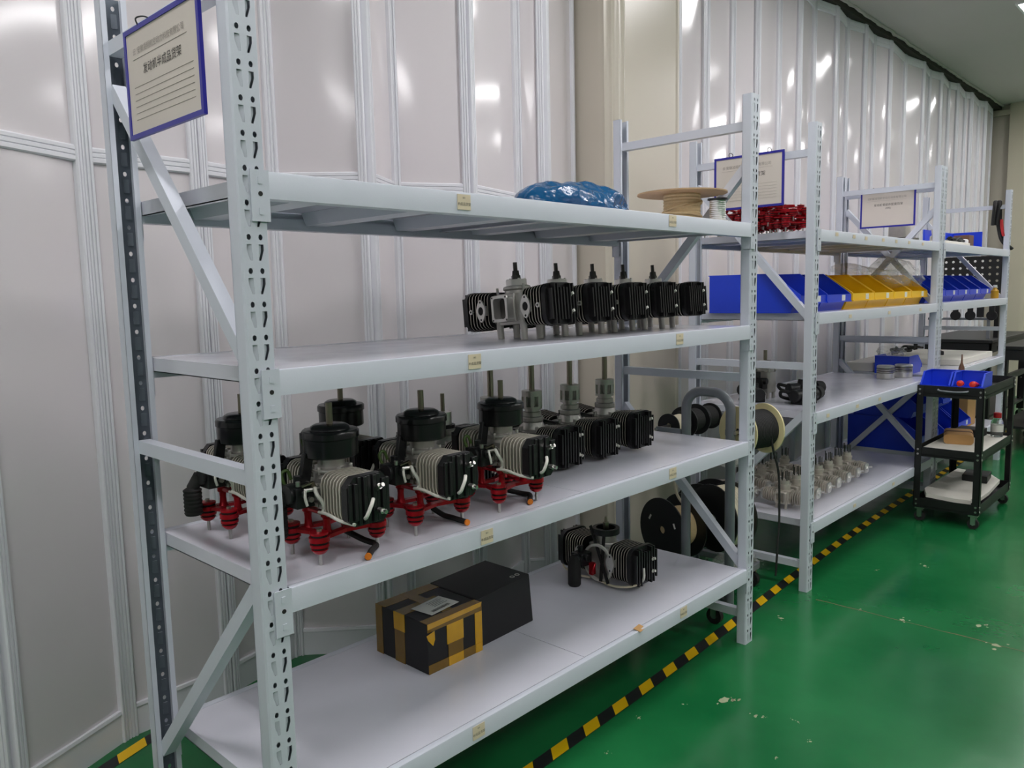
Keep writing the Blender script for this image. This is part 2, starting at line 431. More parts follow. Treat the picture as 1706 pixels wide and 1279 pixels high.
# ------------------------------------------------------------------ steel racks
PW, PD, RH = 0.050, 0.036, 1.99
def punched_web():
    """One face of an upright: 50 mm wide strip with bolt holes and keyhole slots every 60 mm."""
    bm = bmesh.new()
    ncell = int(RH/0.06)
    cell = bmesh.new()
    def loop(P):
        vs = [cell.verts.new((a, 0, z)) for a, z in P]
        for i in range(len(vs)): cell.edges.new((vs[i], vs[(i+1) % len(vs)]))
    loop([(-PW/2, -0.03), (PW/2, -0.03), (PW/2, 0.03), (-PW/2, 0.03)])
    for s in (-1, 1):
        loop([(s*0.0115+0.0042*math.cos(a), 0.020+0.0055*math.sin(a)) for a in [i*PI/4 for i in range(8)]])
        loop([(s*q, z) for q, z in ((0.0165, 0.0075), (0.0165, -0.0035), (0.0105, -0.0215), (0.0060, -0.0215), (0.0060, -0.0100), (0.0068, 0.0075))])
    bmesh.ops.triangle_fill(cell, use_beauty=True, use_dissolve=False, edges=cell.edges[:])
    # drop triangles that lie in holes
    def inside(x, z):
        for s in (-1, 1):
            if ((x-s*0.0115)/0.0042)**2+((z-0.020)/0.0055)**2 < 0.9: return True
            xx = x*s
            if -0.0215 < z < 0.0075:
                hi = 0.0165 if z > -0.0035 else 0.0165+(0.0105-0.0165)*((-0.0035-z)/0.018)
                if 0.0061 < xx < hi-1e-4: return True
        return False
    for f in list(cell.faces):
        c = f.calc_center_median()
        if inside(c.x, c.z): cell.faces.remove(f)
    V = [v.co.copy() for v in cell.verts]; cell.verts.index_update(); Fs = [[v.index for v in f.verts] for f in cell.faces]
    cell.free()
    vs = []; fs = []
    for k in range(ncell):
        o = len(vs); vs += [(v.x, 0.0, v.z+0.03+0.06*k) for v in V]; fs += [tuple(i+o for i in f) for f in Fs]
    # inward-bent tabs behind the keyhole slots
    for k in range(ncell):
        zc = 0.03+0.06*k
        o = len(vs)
        vs += [(0.0056, 0.0004, zc-0.0225), (0.0072, 0.0040, zc-0.0225), (0.0134, 0.0040, zc-0.0035), (0.0134, 0.0040, zc+0.008), (0.0056, 0.0004, zc+0.008), (0.0056, 0.0004, zc-0.0035)]
        fs += [(o, o+1, o+2, o+5), (o+5, o+2, o+3, o+4)]
        o = len(vs)
        vs += [(-0.0172, 0.0050, zc-0.0225), (-0.0058, 0.0008, zc-0.0225), (-0.0058, 0.0008, zc+0.008), (-0.0172, 0.0050, zc+0.008)]; fs.append((o, o+1, o+2, o+3))
    z = ncell*0.06; o = len(vs)
    vs += [(-PW/2, 0, z), (PW/2, 0, z), (PW/2, 0, RH), (-PW/2, 0, RH)]; fs.append((o, o+1, o+2, o+3))
    return vs, fs
WV, WF = punched_web()
def post_mesh(lip=0.009):
    b = B()
    b.add(WV, WF)
    b.add([(x, y+0.0016, z) for x, y, z in WV], [f[::-1] for f in WF], 1)      # bare inner side of the sheet
    th = 0.002
    # rounded shoulders, flanges and lips
    for s in (-1, 1):
        x = s*PW/2
        b.add([(x, 0, 0), (x+s*0.003, 0.004, 0), (x+s*0.003, 0.004, RH), (x, 0, RH)], [(0, 1, 2, 3)])
        b.box(min(x+s*0.003, x+s*0.001), max(x+s*0.003, x+s*0.001), 0.004, PD, 0, RH)
        b.box(min(x+s*0.003, x-s*lip), max(x+s*0.003, x-s*lip), PD-th, PD, 0, RH)
    me = b.mesh('upright', ['rack_paint', 'steel_inner'], 0.5, recalc=False)
    return me
POST = post_mesh(0.023); POSTR = post_mesh()
CAPM = None
def rack(name, label, cat, x0, x1, yf, D, zs, brace_near, brace_far, feature=None):
    """x0/x1: outer left faces of the first and last upright pair; zs: shelf heights."""
    t = thing(name, label, cat, (x0, yf, 0))
    Lx = x1-x0
    for px in (PW/2+0.003, Lx+PW/2+0.003):
        o = put(bpy.data.objects.new('upright', POST), t, (px, 0, 0))
        o = put(bpy.data.objects.new('upright', POSTR), t, (px, D, 0), PI)
    # braces
    for px, kind in ((PW/2, brace_near), (Lx+PW/2, brace_far)):
        ya, yb = PD-0.004, D-PD+0.004
        if kind == 'a':
            rows = [((yb, 1.872), (ya, 1.872)), ((yb, 1.785), (ya, 1.20)), ((yb, 0.985), (ya, 0.985)), ((ya, 0.785), (yb, 0.235)), ((yb, 0.115), (ya, 0.115))]
        else:
            rows = [((yb, 1.885), (ya, 1.885)), ((ya, 1.745), (yb, 1.16)), ((yb, 1.00), (ya, 1.00)), ((yb, 0.86), (ya, 0.30)), ((yb, 0.112), (ya, 0.112))]
        for (y0, z0), (y1, z1) in rows:
            b = B()
            p = Vector((px, y0, z0)); q = Vector((px, y1, z1)); d = (q-p).normalized(); a = Vector((1, 0, 0)); nn = a.cross(d)
            hw, hh, th = 0.014, 0.015, 0.0018
            sec = [(-hw, -hh), (hw, -hh), (hw, -hh+th), (-hw+th, -hh+th), (-hw+th, hh-th), (hw, hh-th), (hw, hh), (-hw, hh)]
            b.loft([[c + a*u + nn*v for u, v in sec] for c in (p, q)])
            obj('brace', b, 'rack_paint', t)
    # beams, decks
    BH = 0.049
    for zi, z in enumerate(zs):
        for front in (True, False):
            y0 = -0.004 if front else D-0.028
            y1 = 0.028 if front else D+0.004
            b = B()
            xa, xb = PW+0.008, Lx-0.002
            if front: sec = [(y0, z-BH), (y1, z-BH), (y1, z-0.02), (y1-0.012, z-0.02), (y1-0.012, z-0.002), (y0+0.004, z), (y0+0.001, z-0.001), (y0, z-0.004)]
            else: sec = [(y0, z-BH), (y1, z-BH), (y1, z-0.004), (y1-0.001, z-0.001), (y1-0.004, z), (y0+0.012, z-0.002), (y0+0.012, z-0.02), (y0, z-0.02)]
            b.loft([[(xx, yy, zz) for yy, zz in sec] for xx in (xa, xb)])
            bo = obj('beam', b, 'rack_paint', t)
            fy = -0.0042 if front else D+0.0022
            for side in (0, 1):
                b = B()
                if side == 0: xa2, xb2 = PW*0.48, PW+0.010
                else: xa2, xb2 = Lx-0.004, Lx+PW*0.55
                b.box(xa2, xb2, min(fy, fy+0.0022), max(fy, fy+0.0022), z-0.090, z+0.001)
                xw = PW+0.008 if side == 0 else Lx-0.004
                b.box(xw-0.0, xw+0.0022, 0.0 if front else D-0.03, 0.03 if front else D, z-0.090, z+0.001)
                cp = obj('connector_plate', b, 'rack_paint', bo)
                if front:
                    h = B(); xm = (xa2+xb2)/2
                    for zz in (z-0.018, z-0.072):
                        h.box(xm-0.004, xm+0.004, fy-0.0012, fy+0.0003, zz-0.006, zz+0.006)
                    h.cyl((xm, fy-0.0006, z-0.041), (xm, fy+0.0004, z-0.041), 0.0045, n=10, mi=1)
                    if zi < 4: obj('hook', h, ['rack_paint', 'black_rubber'], bo)
        # two deck sheets with folded edges and ribs below
        xm = Lx*0.5 + 0.02
        for (xa, xb) in ((PW+0.010, xm-0.0012), (xm+0.0012, Lx-0.004)):
            b = B(); ya, yb = 0.0175, D-0.0175; zt = z-0.0015
            if front is None: pass
            b.box(xa, xb, ya, yb, zt-0.0016, zt)
            for xe, s in ((xa, 1), (xb, -1)):
                b.box(min(xe, xe+s*0.002), max(xe, xe+s*0.002), ya, yb, zt-0.032, zt-0.0016)
                b.box(min(xe, xe+s*0.014), max(xe, xe+s*0.014), ya+0.012, yb-0.012, zt-0.032, zt-0.030)
            dk = obj('deck', b, 'deck_paint', t)
            for k in range(3):
                xr = xa + (xb-xa)*(k+0.5)/3
                r = B()
                sec = [(-0.045, -0.0018), (-0.032, -0.034), (0.032, -0.034), (0.045, -0.0018)]
                r.loft([[(xr+u, yy, zt+v) for u, v in sec] for yy in (ya+0.014, yb-0.014)])
                obj('rib', r, 'rack_paint', dk, smooth=0.3)
    return t
Z1 = [1.548, 1.190, 0.7705, 0.2923]
rk1 = rack('storage_rack', 'nearest pale grey steel rack with four shelves, carrying the black engines', 'rack', -0.040, 1.882, 0.0, 0.590, Z1, 'a', 'b')
Z2 = [1.560, 1.212, 0.784, 0.304]
rk2 = rack('storage_rack', 'middle pale grey steel rack holding blue and yellow bins and raw castings', 'rack', 2.525, 4.262, 0.040, 0.590, Z2, 'a', 'b')
rk3 = rack('storage_rack', 'farthest pale grey steel rack, behind the black trolley', 'rack', 4.325, 5.975, 0.040, 0.590, Z2, 'a', 'a')

# stickers on the front beams
GL = text_mesh('半成品货架', 0.0082, 'lettering'); GL.materials.append(MATS['ink'])
GS = text_mesh('001', 0.006, 'lettering'); GS.materials.append(MATS['ink'])
def sticker(rk, x, z, w=0.040, h=0.034, yf=-0.0045, tilt=0.0, txt=True):
    y0 = rk.location
    b = B().box(-w/2, w/2, -0.0004, 0.0004, -h/2, h/2)
    o = obj('label_sticker', b, 'sticker', rk, (x-y0.x, yf-0.0008, z), smooth=0)
    o.rotation_euler = (0, tilt, 0)
    if txt:
        for me, zz in ((GL, -0.005), (GS, 0.009)):
            g = put(bpy.data.objects.new('lettering', me), o, (0, -0.0007, zz)); g.rotation_euler = (PI/2, 0, 0)
for x, z in ((0.50, 1.5255), (1.367, 1.5285), (0.52, 1.166), (1.409, 1.168), (0.545, 0.744), (1.37, 0.748), (0.50, 0.270), (1.437, 0.272)):
    sticker(rk1, x, z)
b = B().box(-0.022, 0.022, -0.012, 0.012, 0, 0.0008)
pe = obj('peeled_sticker', b, 'kraft', rk1, (1.20+0.04, 0.006, 0.2928), smooth=0); pe.rotation_euler = (0.25, 0.05, 0.2)
for x, z in ((2.75, 1.545), (2.95, 1.542), (3.10, 1.54), (3.33, 1.54), (3.52, 1.54), (3.72, 1.54), (3.95, 1.54), (2.93, 1.185), (3.45, 1.185), (3.95, 1.185), (2.70, 0.758), (3.05, 0.758), (3.35, 0.758), (3.05, 0.278), (3.6, 0.278)):
    sticker(rk2, x, z, 0.032, 0.016, txt=False)

# ------------------------------------------------------------------ hanging rack signs
HDR = '安徽凌翔航空动力科技有限公司'
def sign(name, label, x, y0, y1, z0, z1, title, sub=None, lines=0, loops=True):
    W = y1-y0; H = z1-z0
    t = thing(name, label, 'sign', (x, (y0+y1)/2, z0)); t['group'] = 'rack signs'
    # local frame: sheet in the YZ plane, facing -X; reading direction is -Y
    obj('sheet', B().box(-0.0015, 0.0015, -W/2, W/2, 0, H), 'sign_paper', t, smooth=0)
    fr = 0.0075
    b = B().ring([(-W/2-.002, -.002), (W/2+.002, -.002), (W/2+.002, H+.002), (-W/2-.002, H+.002)], [(-W/2+fr, fr), (W/2-fr, fr), (W/2-fr, H-fr), (-W/2+fr, H-fr)], 'x', -0.0035, 0.0035)
    obj('border', b, 'sign_blue', t, smooth=0)
    def wr(txt, size, y, z, m='ink'):
        me = text_mesh(txt, size, 'lettering'); me.materials.append(MATS[m])
        o = put(bpy.data.objects.new('lettering', me), t, (-0.0022, y, z)); o.rotation_euler = (PI/2, 0, -PI/2)
    wr(HDR, 0.0150, 0.000, H-0.046, 'ink_soft')
    wr('云', 0.014, W/2-0.045, H-0.046, 'ink_soft')
    wr(title, 0.0215 if len(title) < 9 else 0.0165, -0.004, H-0.086)
    if sub: wr(sub, 0.012, -0.004, H-0.106)
    b = B(); b.box(-0.0021, -0.0014, -W/2+.05, W/2-.035, H-0.0600, H-0.0594)
    for k in range(lines):
        zz = H*0.16 + k*0.0125
        b.box(-0.0021, -0.0014, -W/2+.03, W/2-.035, zz, zz+0.0005)
    stuff(obj('ruled_lines', b, 'ink_soft', t, smooth=0))
    if loops:
        for s in (-1, 1):
            b = B().tube([(0.000, s*W*.28, H-.004), (-0.006, s*W*.28, H+.012), (0.012, s*W*.28, H+.020), (0.030, s*W*.28, H+.012), (0.012, s*W*.28, H-.002)], 0.0016, 6)
            obj('cable_tie', b, 'black_plastic', t)
sign('hanging_sign', 'blue-edged printed sheet hanging on the nearest rack, title in large characters', -0.052, 0.075, 0.402, 1.652, 1.862, '发动机半成品货架', None, 6)
sign('hanging_sign', 'blue-edged printed sheet on the middle rack above the pile of red brackets', 2.512, 0.170, 0.490, 1.668, 1.893, '发动机零件货架', None, 6)
sign('hanging_sign', 'blue-edged printed sheet hanging at the far end of the middle rack, two short title lines', 4.285, 0.180, 0.488, 1.668, 1.884, '发动机零部件配套货架', '(待检)', 0)
# ------------------------------------------------------------------ engines
def fin_plate(b, y, w, h, t, z, r=0.022, mi_face=1, mi_edge=0):
    P = rrect(w, h, r, 0, z, 3)
    b.prism(P, 'y', y, y+t, mi_edge, mi_face)
def hexr(r): return [(r*math.cos(i*PI/3), r*math.sin(i*PI/3)) for i in range(6)]
def head(b, s, y, w, h, z, fins=8, depth=0.030, notch=True):
    """finned black cylinder head, s = side (+1/-1 along y)"""
    r = 0.030
    P = rrect(w, h, r, 0, z, 4)
    ya, yb = sorted((s*y, s*(y+depth*0.45))); b.prism(P, 'y', ya, yb)
    for k in range(fins):
        x = -w/2+0.012 + k*(w-0.024)/(fins-1)
        hh = h*(0.94 if 0 < k < fins-1 else 0.72)
        if abs(x) < 0.016 and notch: hh *= 0.80
        ya, yb = sorted((s*(y+depth*0.40), s*(y+depth)))
        b.box(x-0.0026, x+0.0026, ya, yb, z-hh/2, z+hh/2)
def cap(b, p, s, ang=0.5, mi=0):
    p = Vector(p); d = Vector((0.15, s*1.0, ang)).normalized()
    b.cyl(p, p+d*0.012, 0.0055, 0.0065, 10, mi); b.cyl(p+d*0.011, p+d*0.022, 0.0038, 0.0045, 8, mi)
    q = p+d*0.013; b.cyl(q-Vector((0.008, 0, 0)), q+Vector((0.008, 0, 0)), 0.0028, n=8, mi=mi)
def flange(b, x, y, z, w=0.030, h=0.058, t=0.005):
    """diamond exhaust flange facing -X, with open bore"""
    O = []; n = 24
    for i in range(n):
        a = 2*PI*i/n; ca, sa = math.cos(a), math.sin(a)
        O.append((y + w/2*ca*(1-0.30*abs(sa)**3), z + h/2*(abs(sa)**1.25)*(1 if sa > 0 else -1)))
    I = [(y+0.0105*math.cos(2*PI*i/n), z+0.0125*math.sin(2*PI*i/n)) for i in range(n)]
    b.ring(O, I, 'x', x, x+t)
    for s in (-1, 1): b.cyl((x-0.0004, y, z+s*h*0.385), (x+0.0012, y, z+s*h*0.385), 0.0032, n=8, mi=1)

def bare_engine(name, label, loc, group, rz=0.0):
    """boxer engine standing on four studs: intake box and exhaust flanges face -X, cylinders along Y"""
    t = thing(name, label, 'engine', loc, rz, group)
    zc = 0.098
    b = B()
    b.prism(rrect(0.084, 0.110, 0.018, 0, 0), 'z', 0.052, 0.140)
    b.lathe([(0.036, 0.128), (0.036, 0.150), (0.040, 0.152), (0.040, 0.160), (0.033, 0.163)], n=24)
    for s in (-1, 1): b.prism(rrect(0.078, 0.090, 0.018, 0, zc), 'y', min(s*0.05, s*0.066), max(s*0.05, s*0.066))
    b.box(-0.052, -0.02, -0.034, 0.028, 0.060, 0.140)
    obj('crankcase', b, 'cast_alu', t, bevel=0.0018)
    b = B()
    O = rrect(0.062, 0.074, 0.006, -0.004, zc, 2); I = rrect(0.046, 0.058, 0.008, -0.004, zc, 2)
    b.ring(O, I, 'x', -0.084, -0.078); b.ring(rrect(0.052, 0.064, 0.006, -0.004, zc, 2), I, 'x', -0.079, -0.050)
    b.prism(I, 'x', -0.056, -0.054, 1)
    for sy in (-1, 1):
        for sz in (-1, 1): b.cyl((-0.0846, -0.004+sy*0.026, zc+sz*0.032), (-0.083, -0.004+sy*0.026, zc+sz*0.032), 0.003, n=8, mi=1)
    obj('intake_flange', b, ['machined', 'steel_dark'], t)
    for sx, sy in ((-1, -1), (-1, 1), (1, -1), (1, 1)):
        b = B().cyl((sx*0.034, sy*0.046, 0.009+0.0035*sy), (sx*0.034, sy*0.046, 0.062), 0.0100, 0.0108, 14)
        obj('stud_leg', b, 'cast_alu', t)
    for s in (-1, 1):
        b = B(); b.cyl((0, s*0.06, zc), (0, s*0.145, zc), 0.040, n=24)
        cy = obj('cylinder', b, 'black_enamel', t)
        b = B()
        for k in range(7):
            y = s*(0.068+0.0115*k); fin_plate(b, min(y, y+s*0.0028), 0.112+0.002*k, 0.104+0.0015*k, 0.0028, zc)
        stuff(obj('cooling_fins', b, ['fin_edge', 'black_enamel'], cy))
        b = B(); head(b, s, 0.146, 0.128, 0.116, zc, 9)
        hd = obj('cylinder_head', b, 'black_enamel', t)
        for zz in (zc+0.020, zc-0.028):
            b = B(); cap(b, (0.030, s*0.160, zz), s, 0.35); obj('plug', b, 'white_rubber', hd)
        b = B(); flange(b, -0.068, s*0.088, zc, 0.036, 0.066); b.cyl((-0.0630, s*0.088, zc), (-0.03, s*0.088, zc), 0.017, n=14)
        b.cyl((-0.0655, s*0.088, zc), (-0.0626, s*0.088, zc), 0.0135, n=16, mi=1)  # black disc paints in the shade inside the exhaust bore
        obj('exhaust_flange', b, ['machined', 'black_rubber'], t)
        b = B(); b.ring(circ(0.007, s*0.132, zc, 12), circ(0.0036, s*0.132, zc, 12), 'x', -0.066, -0.058)
        obj('boss', b, 'machined', t)
    b = B(); b.lathe([(0.030, 0.160), (0.030, 0.180), (0.012, 0.181)], n=24)
    for k in range(6): b.cyl((0.025*math.cos(k*PI/3), 0.025*math.sin(k*PI/3), 0.178), (0.025*math.cos(k*PI/3), 0.025*math.sin(k*PI/3), 0.183), 0.003, n=8)
    obj('hub', b, 'machined', t)
    b = B(); b.prism(hexr(0.0135), 'z', 0.178, 0.192); b.cyl((0, 0, 0.190), (0, 0, 0.206), 0.0125, 0.0105, 6); b.cyl((0, 0, 0.205), (0, 0, 0.230), 0.0062, n=12)
    obj('shaft', b, 'steel_dark', t)
    for bx, by, bz in ((-0.02, -0.045, 0.166), (-0.03, 0.05, 0.16), (0.03, 0.05, 0.155)):
        obj('bolt', B().cyl((bx, by, 0.138), (bx, by, bz), 0.004, n=8), 'steel_bolt', t)
    return t
zt = 1.1885
e0 = bare_engine('boxer_engine', 'black finned boxer engine on the second shelf, nearest, its square intake opening in view', (0.944, 0.240, zt-0.0085), 'bare boxer engines in a row on the second shelf', 0.0)
e0.rotation_euler = (-0.08, 0, 0)
for i, (x, lab) in enumerate(((1.112, 'second from the left in the row of five black engines on the second shelf'), (1.292, 'middle one of the row of five black engines on the second shelf'), (1.462, 'fourth from the left in the row of five black engines on the second shelf'), (1.640, 'rightmost of the five black engines in a row on the second shelf'))):
    dup(e0, (x+0.014, 0.240, zt-0.0085), 0.0, lab, None, (-0.08+0.006*(i % 2), 0, 0))

# red vibration mount used under the engines and piled on the middle rack
def red_mount_parts(t, posts=True):
    """red anodised mount: lower frame on four rubber feet, upper ring carried by four pillars"""
    fx, fy = 0.073, 0.054
    feet = [(-fx, -fy), (fx, -fy), (fx, fy), (-fx, fy)]
    b = B()
    for (x0, y0), (x1, y1) in zip(feet, feet[1:]+feet[:1]):
        mid = Vector(((x0+x1)/2*0.74, (y0+y1)/2*0.70, 0))
        pts = [Vector((x0, y0, 0)), Vector((x0, y0, 0)).lerp(mid, 0.6), mid, Vector((x1, y1, 0)).lerp(mid, 0.6), Vector((x1, y1, 0))]
        for a, c in zip(pts, pts[1:]):
            d = (c-a).normalized(); nn = Vector((-d.y, d.x, 0)); wd = 0.0085
            b.add([a-nn*wd+Vector((0, 0, z)) for z in (.052, .060)]+[c-nn*wd+Vector((0, 0, z)) for z in (.052, .060)]+[c+nn*wd+Vector((0, 0, z)) for z in (.052, .060)]+[a+nn*wd+Vector((0, 0, z)) for z in (.052, .060)],
                  [(0, 2, 3, 1), (2, 4, 5, 3), (4, 6, 7, 5), (6, 0, 1, 7), (1, 3, 5, 7), (0, 6, 4, 2)])
    for (x, y) in feet: b.cyl((x, y, .051), (x, y, .061), 0.0215, n=18)
    obj('lower_frame', b, 'red_anodised', t, smooth=0.5)
    for (x, y) in feet:
        b = B()
        b.lathe([(0.008, .024), (0.0130, .027), (0.0175, .033), (0.0175, .035), (0.01, .0352)], (x, y, 0), n=16)
        b.lathe([(0.0150, .035), (0.0150, .0395)], (x, y, 0), n=16, mi=1)
        b.lathe([(0.010, .0395), (0.0200, .0396), (0.0200, .0455), (0.01, .0456)], (x, y, 0), n=16)
        b.lathe([(0.0170, .0455), (0.0170, .051)], (x, y, 0), n=16, mi=1)
        b.lathe([(0.0170, .061), (0.0170, .066)], (x, y, 0), n=16, mi=1)
        b.lathe([(0.01, .066), (0.0195, .0661), (0.0190, .0700), (0.004, .0712)], (x, y, 0), n=16)
        b.cyl((x, y, .0), (x, y, .028), 0.0040, n=10, mi=2); b.prism([(x+u, y+v) for u, v in hexr(0.0058)], 'z', .071, .077, 2)
        obj('rubber_foot', b, ['red_anodised', 'black_rubber', 'steel_bolt'], t)
    if posts:
        px, py = 0.042, 0.036
        cor = [(-px, -py), (px, -py), (px, py), (-px, py)]
        for (x, y) in cor:
            b = B().lathe([(0.012, .058), (0.0085, .066), (0.0075, .080), (0.0085, .090), (0.012, .094), (0.012, .104), (0.009, .106)], (x, y, 0), n=14)
            obj('pillar', b, 'red_anodised', t)
        b = B()
        for (x0, y0), (x1, y1) in zip(cor, cor[1:]+cor[:1]):
            b.bar((x0, y0, .099), (x1, y1, .099), 0.013, 0.008)
        obj('upper_ring', b, 'red_anodised', t, bevel=0.002)

def mounted_engine(name, label, loc, rz=0.0, group=None, wires=True):
    t = thing(name, label, 'engine', loc, rz, group)
    red_mount_parts(t)
    zc = 0.143
    b = B()
    b.prism(rrect(0.080, 0.096, 0.016, 0, 0), 'z', 0.108, 0.170)
    b.lathe([(0.042, 0.150), (0.040, 0.180), (0.045, 0.182), (0.045, 0.189), (0.030, 0.190), (0.029, 0.212)], n=24)
    for k in range(6): b.cyl((0.041*math.cos(k*PI/3+.3), 0.041*math.sin(k*PI/3+.3), 0.178), (0.041*math.cos(k*PI/3+.3), 0.041*math.sin(k*PI/3+.3), 0.195), 0.0045, n=8)
    for sx, sy in ((-1, -1), (-1, 1), (1, -1), (1, 1)): b.cyl((sx*0.034, sy*0.034, 0.103), (sx*0.034, sy*0.034, 0.130), 0.008, n=12)
    obj('crankcase', b, 'cast_alu', t, bevel=0.0016)
    for s in (-1, 1):
        cy = obj('cylinder', B().cyl((0, s*0.045, zc), (0, s*0.130, zc), 0.038, n=20), 'steel_dark', t)
        b = B()
        for k in range(7):
            y = s*(0.052+0.0108*k); fin_plate(b, min(y, y+s*0.0034), 0.102, 0.098, 0.0034, zc, 0.024, 1, 0)
        stuff(obj('cooling_fins', b, ['fin_pale', 'fin_edge'], cy))
        b = B()
        P = [(-0.052, zc-0.036), (-0.052, zc+0.030), (-0.034, zc+0.050), (0.034, zc+0.050), (0.052, zc+0.030), (0.052, zc-0.036), (0.036, zc-0.052), (-0.036, zc-0.052)]
        ya, yb = sorted((s*0.127, s*0.146)); b.prism(P, 'y', ya, yb)
        for k in range(9):
            x = -0.046+0.0115*k; hh = 0.098 if 1 < k < 7 else 0.076
            ya, yb = sorted((s*0.142, s*(0.154 if k % 2 else 0.150))); b.box(x-0.0042, x+0.0042, ya, yb, zc-hh/2, zc+hh/2)
        hd = obj('cylinder_head', b, 'black_enamel', t, bevel=0.001)
        b = B(); cap(b, (0.012, s*0.157, zc+0.022), s, 0.5); obj('spark_plug', b, 'steel_bolt', hd)
        b = B(); cap(b, (0.016, s*0.157, zc-0.024), s, -0.1); obj('spark_plug', b, 'steel_bolt', hd)
        b = B().tube([(-0.020, s*0.160, zc-0.034), (-0.024, s*0.172, zc-0.026), (-0.014, s*0.174, zc-0.006), (0.000, s*0.162, zc+0.002)], 0.0040, 8)
        obj('plug_lead', b, 'white_rubber', hd)
        b = B().tube([(-0.062, s*0.040, zc-0.036), (-0.064, s*0.075, zc-0.034), (-0.060, s*0.115, zc-0.042), (-0.050, s*0.150, zc-0.045)], 0.0036, 8)
        obj('fuel_line', b, 'white_rubber', t)
        for ch in (cy, hd): ch.location.x = s*0.012
    # fan drum with lobed upper flange
    b = B()
    n = 40; prof = [(0.030, 0.211), (0.054, 0.212), (0.058, 0.215), (0.058, 0.252), (0.061, 0.254), (0.061, 0.266), (0.058, 0.270), (0.050, 0.270), (0.044, 0.271), (0.041, 0.277), (0.034, 0.281), (0.012, 0.282)]
    rings = []
    for r, h in prof:
        ring = []
        for i in range(n):
            a = 2*PI*i/n; rr = r*(1+0.035*max(0, math.cos(3*a+0.6))) if h < 0.269 and r > 0.055 else r
            ring.append((rr*math.cos(a), rr*math.sin(a), h))
        rings.append(ring)
    b.loft(rings)
    obj('fan_drum', b, 'black_gloss', t, smooth=0.7)
    b = B().cyl((0, 0, 0.280), (0, 0, 0.327), 0.0072, n=14)
    obj('shaft', b, 'steel_shaft', t)
    # bracket from the drum down to the carburettor, carburettor, air filter
    b = B(); b.bar((-0.050, 0.012, 0.222), (-0.064, 0.012, 0.150), 0.024, 0.012, (0, 1, 0)); b.bar((-0.052, 0.012, 0.224), (-0.036, 0.01, 0.224), 0.022, 0.010)
    obj('bracket', b, 'black_plastic', t, bevel=0.002)
    b = B(); b.box(-0.104, -0.050, -0.026, 0.032, 0.118, 0.162); b.cyl((-0.112, 0.0, 0.146), (-0.060, 0.0, 0.146), 0.020, n=16); b.cyl((-0.086, -0.034, 0.150), (-0.086, 0.040, 0.150), 0.010, n=10); b.cyl((-0.078, 0.01, 0.155), (-0.078, 0.01, 0.180), 0.009, n=10)
    ca = obj('carburettor', b, 'black_plastic', t, bevel=0.0015)
    b = B(); b.cyl((-0.092, -0.034, 0.158), (-0.060, -0.040, 0.158), 0.005, n=8); b.cyl((-0.08, -0.036, 0.138), (-0.08, -0.044, 0.138), 0.006, n=8); b.cyl((-0.096, -0.02, 0.165), (-0.096, -0.02, 0.175), 0.005, n=8); b.cyl((-0.062, -0.030, 0.128), (-0.062, -0.044, 0.128), 0.005, n=8)
    obj('fitting', b, 'steel_bolt', ca)
    b = B(); b.cyl((-0.060, -0.012, 0.140), (-0.036, -0.012, 0.140), 0.020, n=16); b.box(-0.062, -0.057, -0.036, 0.014, 0.116, 0.166); b.cyl((-0.050, -0.040, 0.120), (-0.050, -0.052, 0.120), 0.009, n=10)
    obj('intake_manifold', b, 'cast_alu', t, bevel=0.001)
    b = B(); b.bar((-0.094, -0.030, 0.166), (-0.070, -0.036, 0.172), 0.010, 0.003); b.bar((-0.072, -0.036, 0.172), (-0.066, -0.038, 0.150), 0.008, 0.003, (0, 1, 0)); b.cyl((-0.074, -0.030, 0.168), (-0.074, -0.042, 0.168), 0.004, n=8)
    obj('throttle_lever', b, 'steel_shaft', ca)
    b = B()
    prof = [(0.012, 0.118), (0.021, 0.112)]
    for k in range(6): prof += [(0.021, 0.110-0.009*k), (0.0195, 0.106-0.009*k), (0.021, 0.1025-0.009*k)]
    prof += [(0.018, 0.052), (0.002, 0.051)]
    b.lathe(prof, (-0.118, 0.030, 0.0), n=18); b.cyl((-0.118, 0.030, 0.115), (-0.104, 0.018, 0.146), 0.014, n=12)
    obj('air_filter', b, 'black_rubber', t)
    b = B().tube([(-0.070, -0.042, 0.160), (-0.074, -0.054, 0.150), (-0.064, -0.058, 0.132), (-0.058, -0.056, 0.118), (-0.062, -0.052, 0.108)], 0.0042, 8)
    b.tube([(-0.092, -0.040, 0.158), (-0.100, -0.052, 0.146), (-0.096, -0.052, 0.130)], 0.003, 8)
    obj('vent_hose', b, 'white_rubber', t)
    b = B().tube([(-0.094, 0.034, 0.158), (-0.098, 0.040, 0.182), (-0.084, 0.040, 0.188), (-0.078, 0.036, 0.168)], 0.0036, 8)
    obj('earth_wire', b, 'green_wire', t)
    return t
def lead(t, pts):
    cb = obj('cable', B().tube(pts, 0.0068, 10), 'black_rubber', t)
    p = Vector(pts[-1]); d = (p-Vector(pts[-2])).normalized()
    obj('cable_end', B().cyl(p-d*0.001, p+d*0.0035, 0.0074, n=12), 'orange_core', cb)
z3 = 0.7695
LZ = 'engine on red feet with a black fan drum, '
m0 = mounted_engine('mounted_engine', LZ+'front left, beside the perforated post', (0.205, 0.122, z3), 0.0, 'engines on red mounts')
m1 = dup(m0, (0.462, 0.124, z3), 0.0, LZ+'front middle of the third shelf')
m2 = dup(m0, (0.722, 0.112, z3), 0.03, LZ+'rightmost of the front three')
m3 = dup(m0, (0.170, 0.440, z3), 0.0, LZ+'rear left, behind the perforated post')
m4 = dup(m0, (0.452, 0.442, z3), 0.0, LZ+'rear row, half hidden')
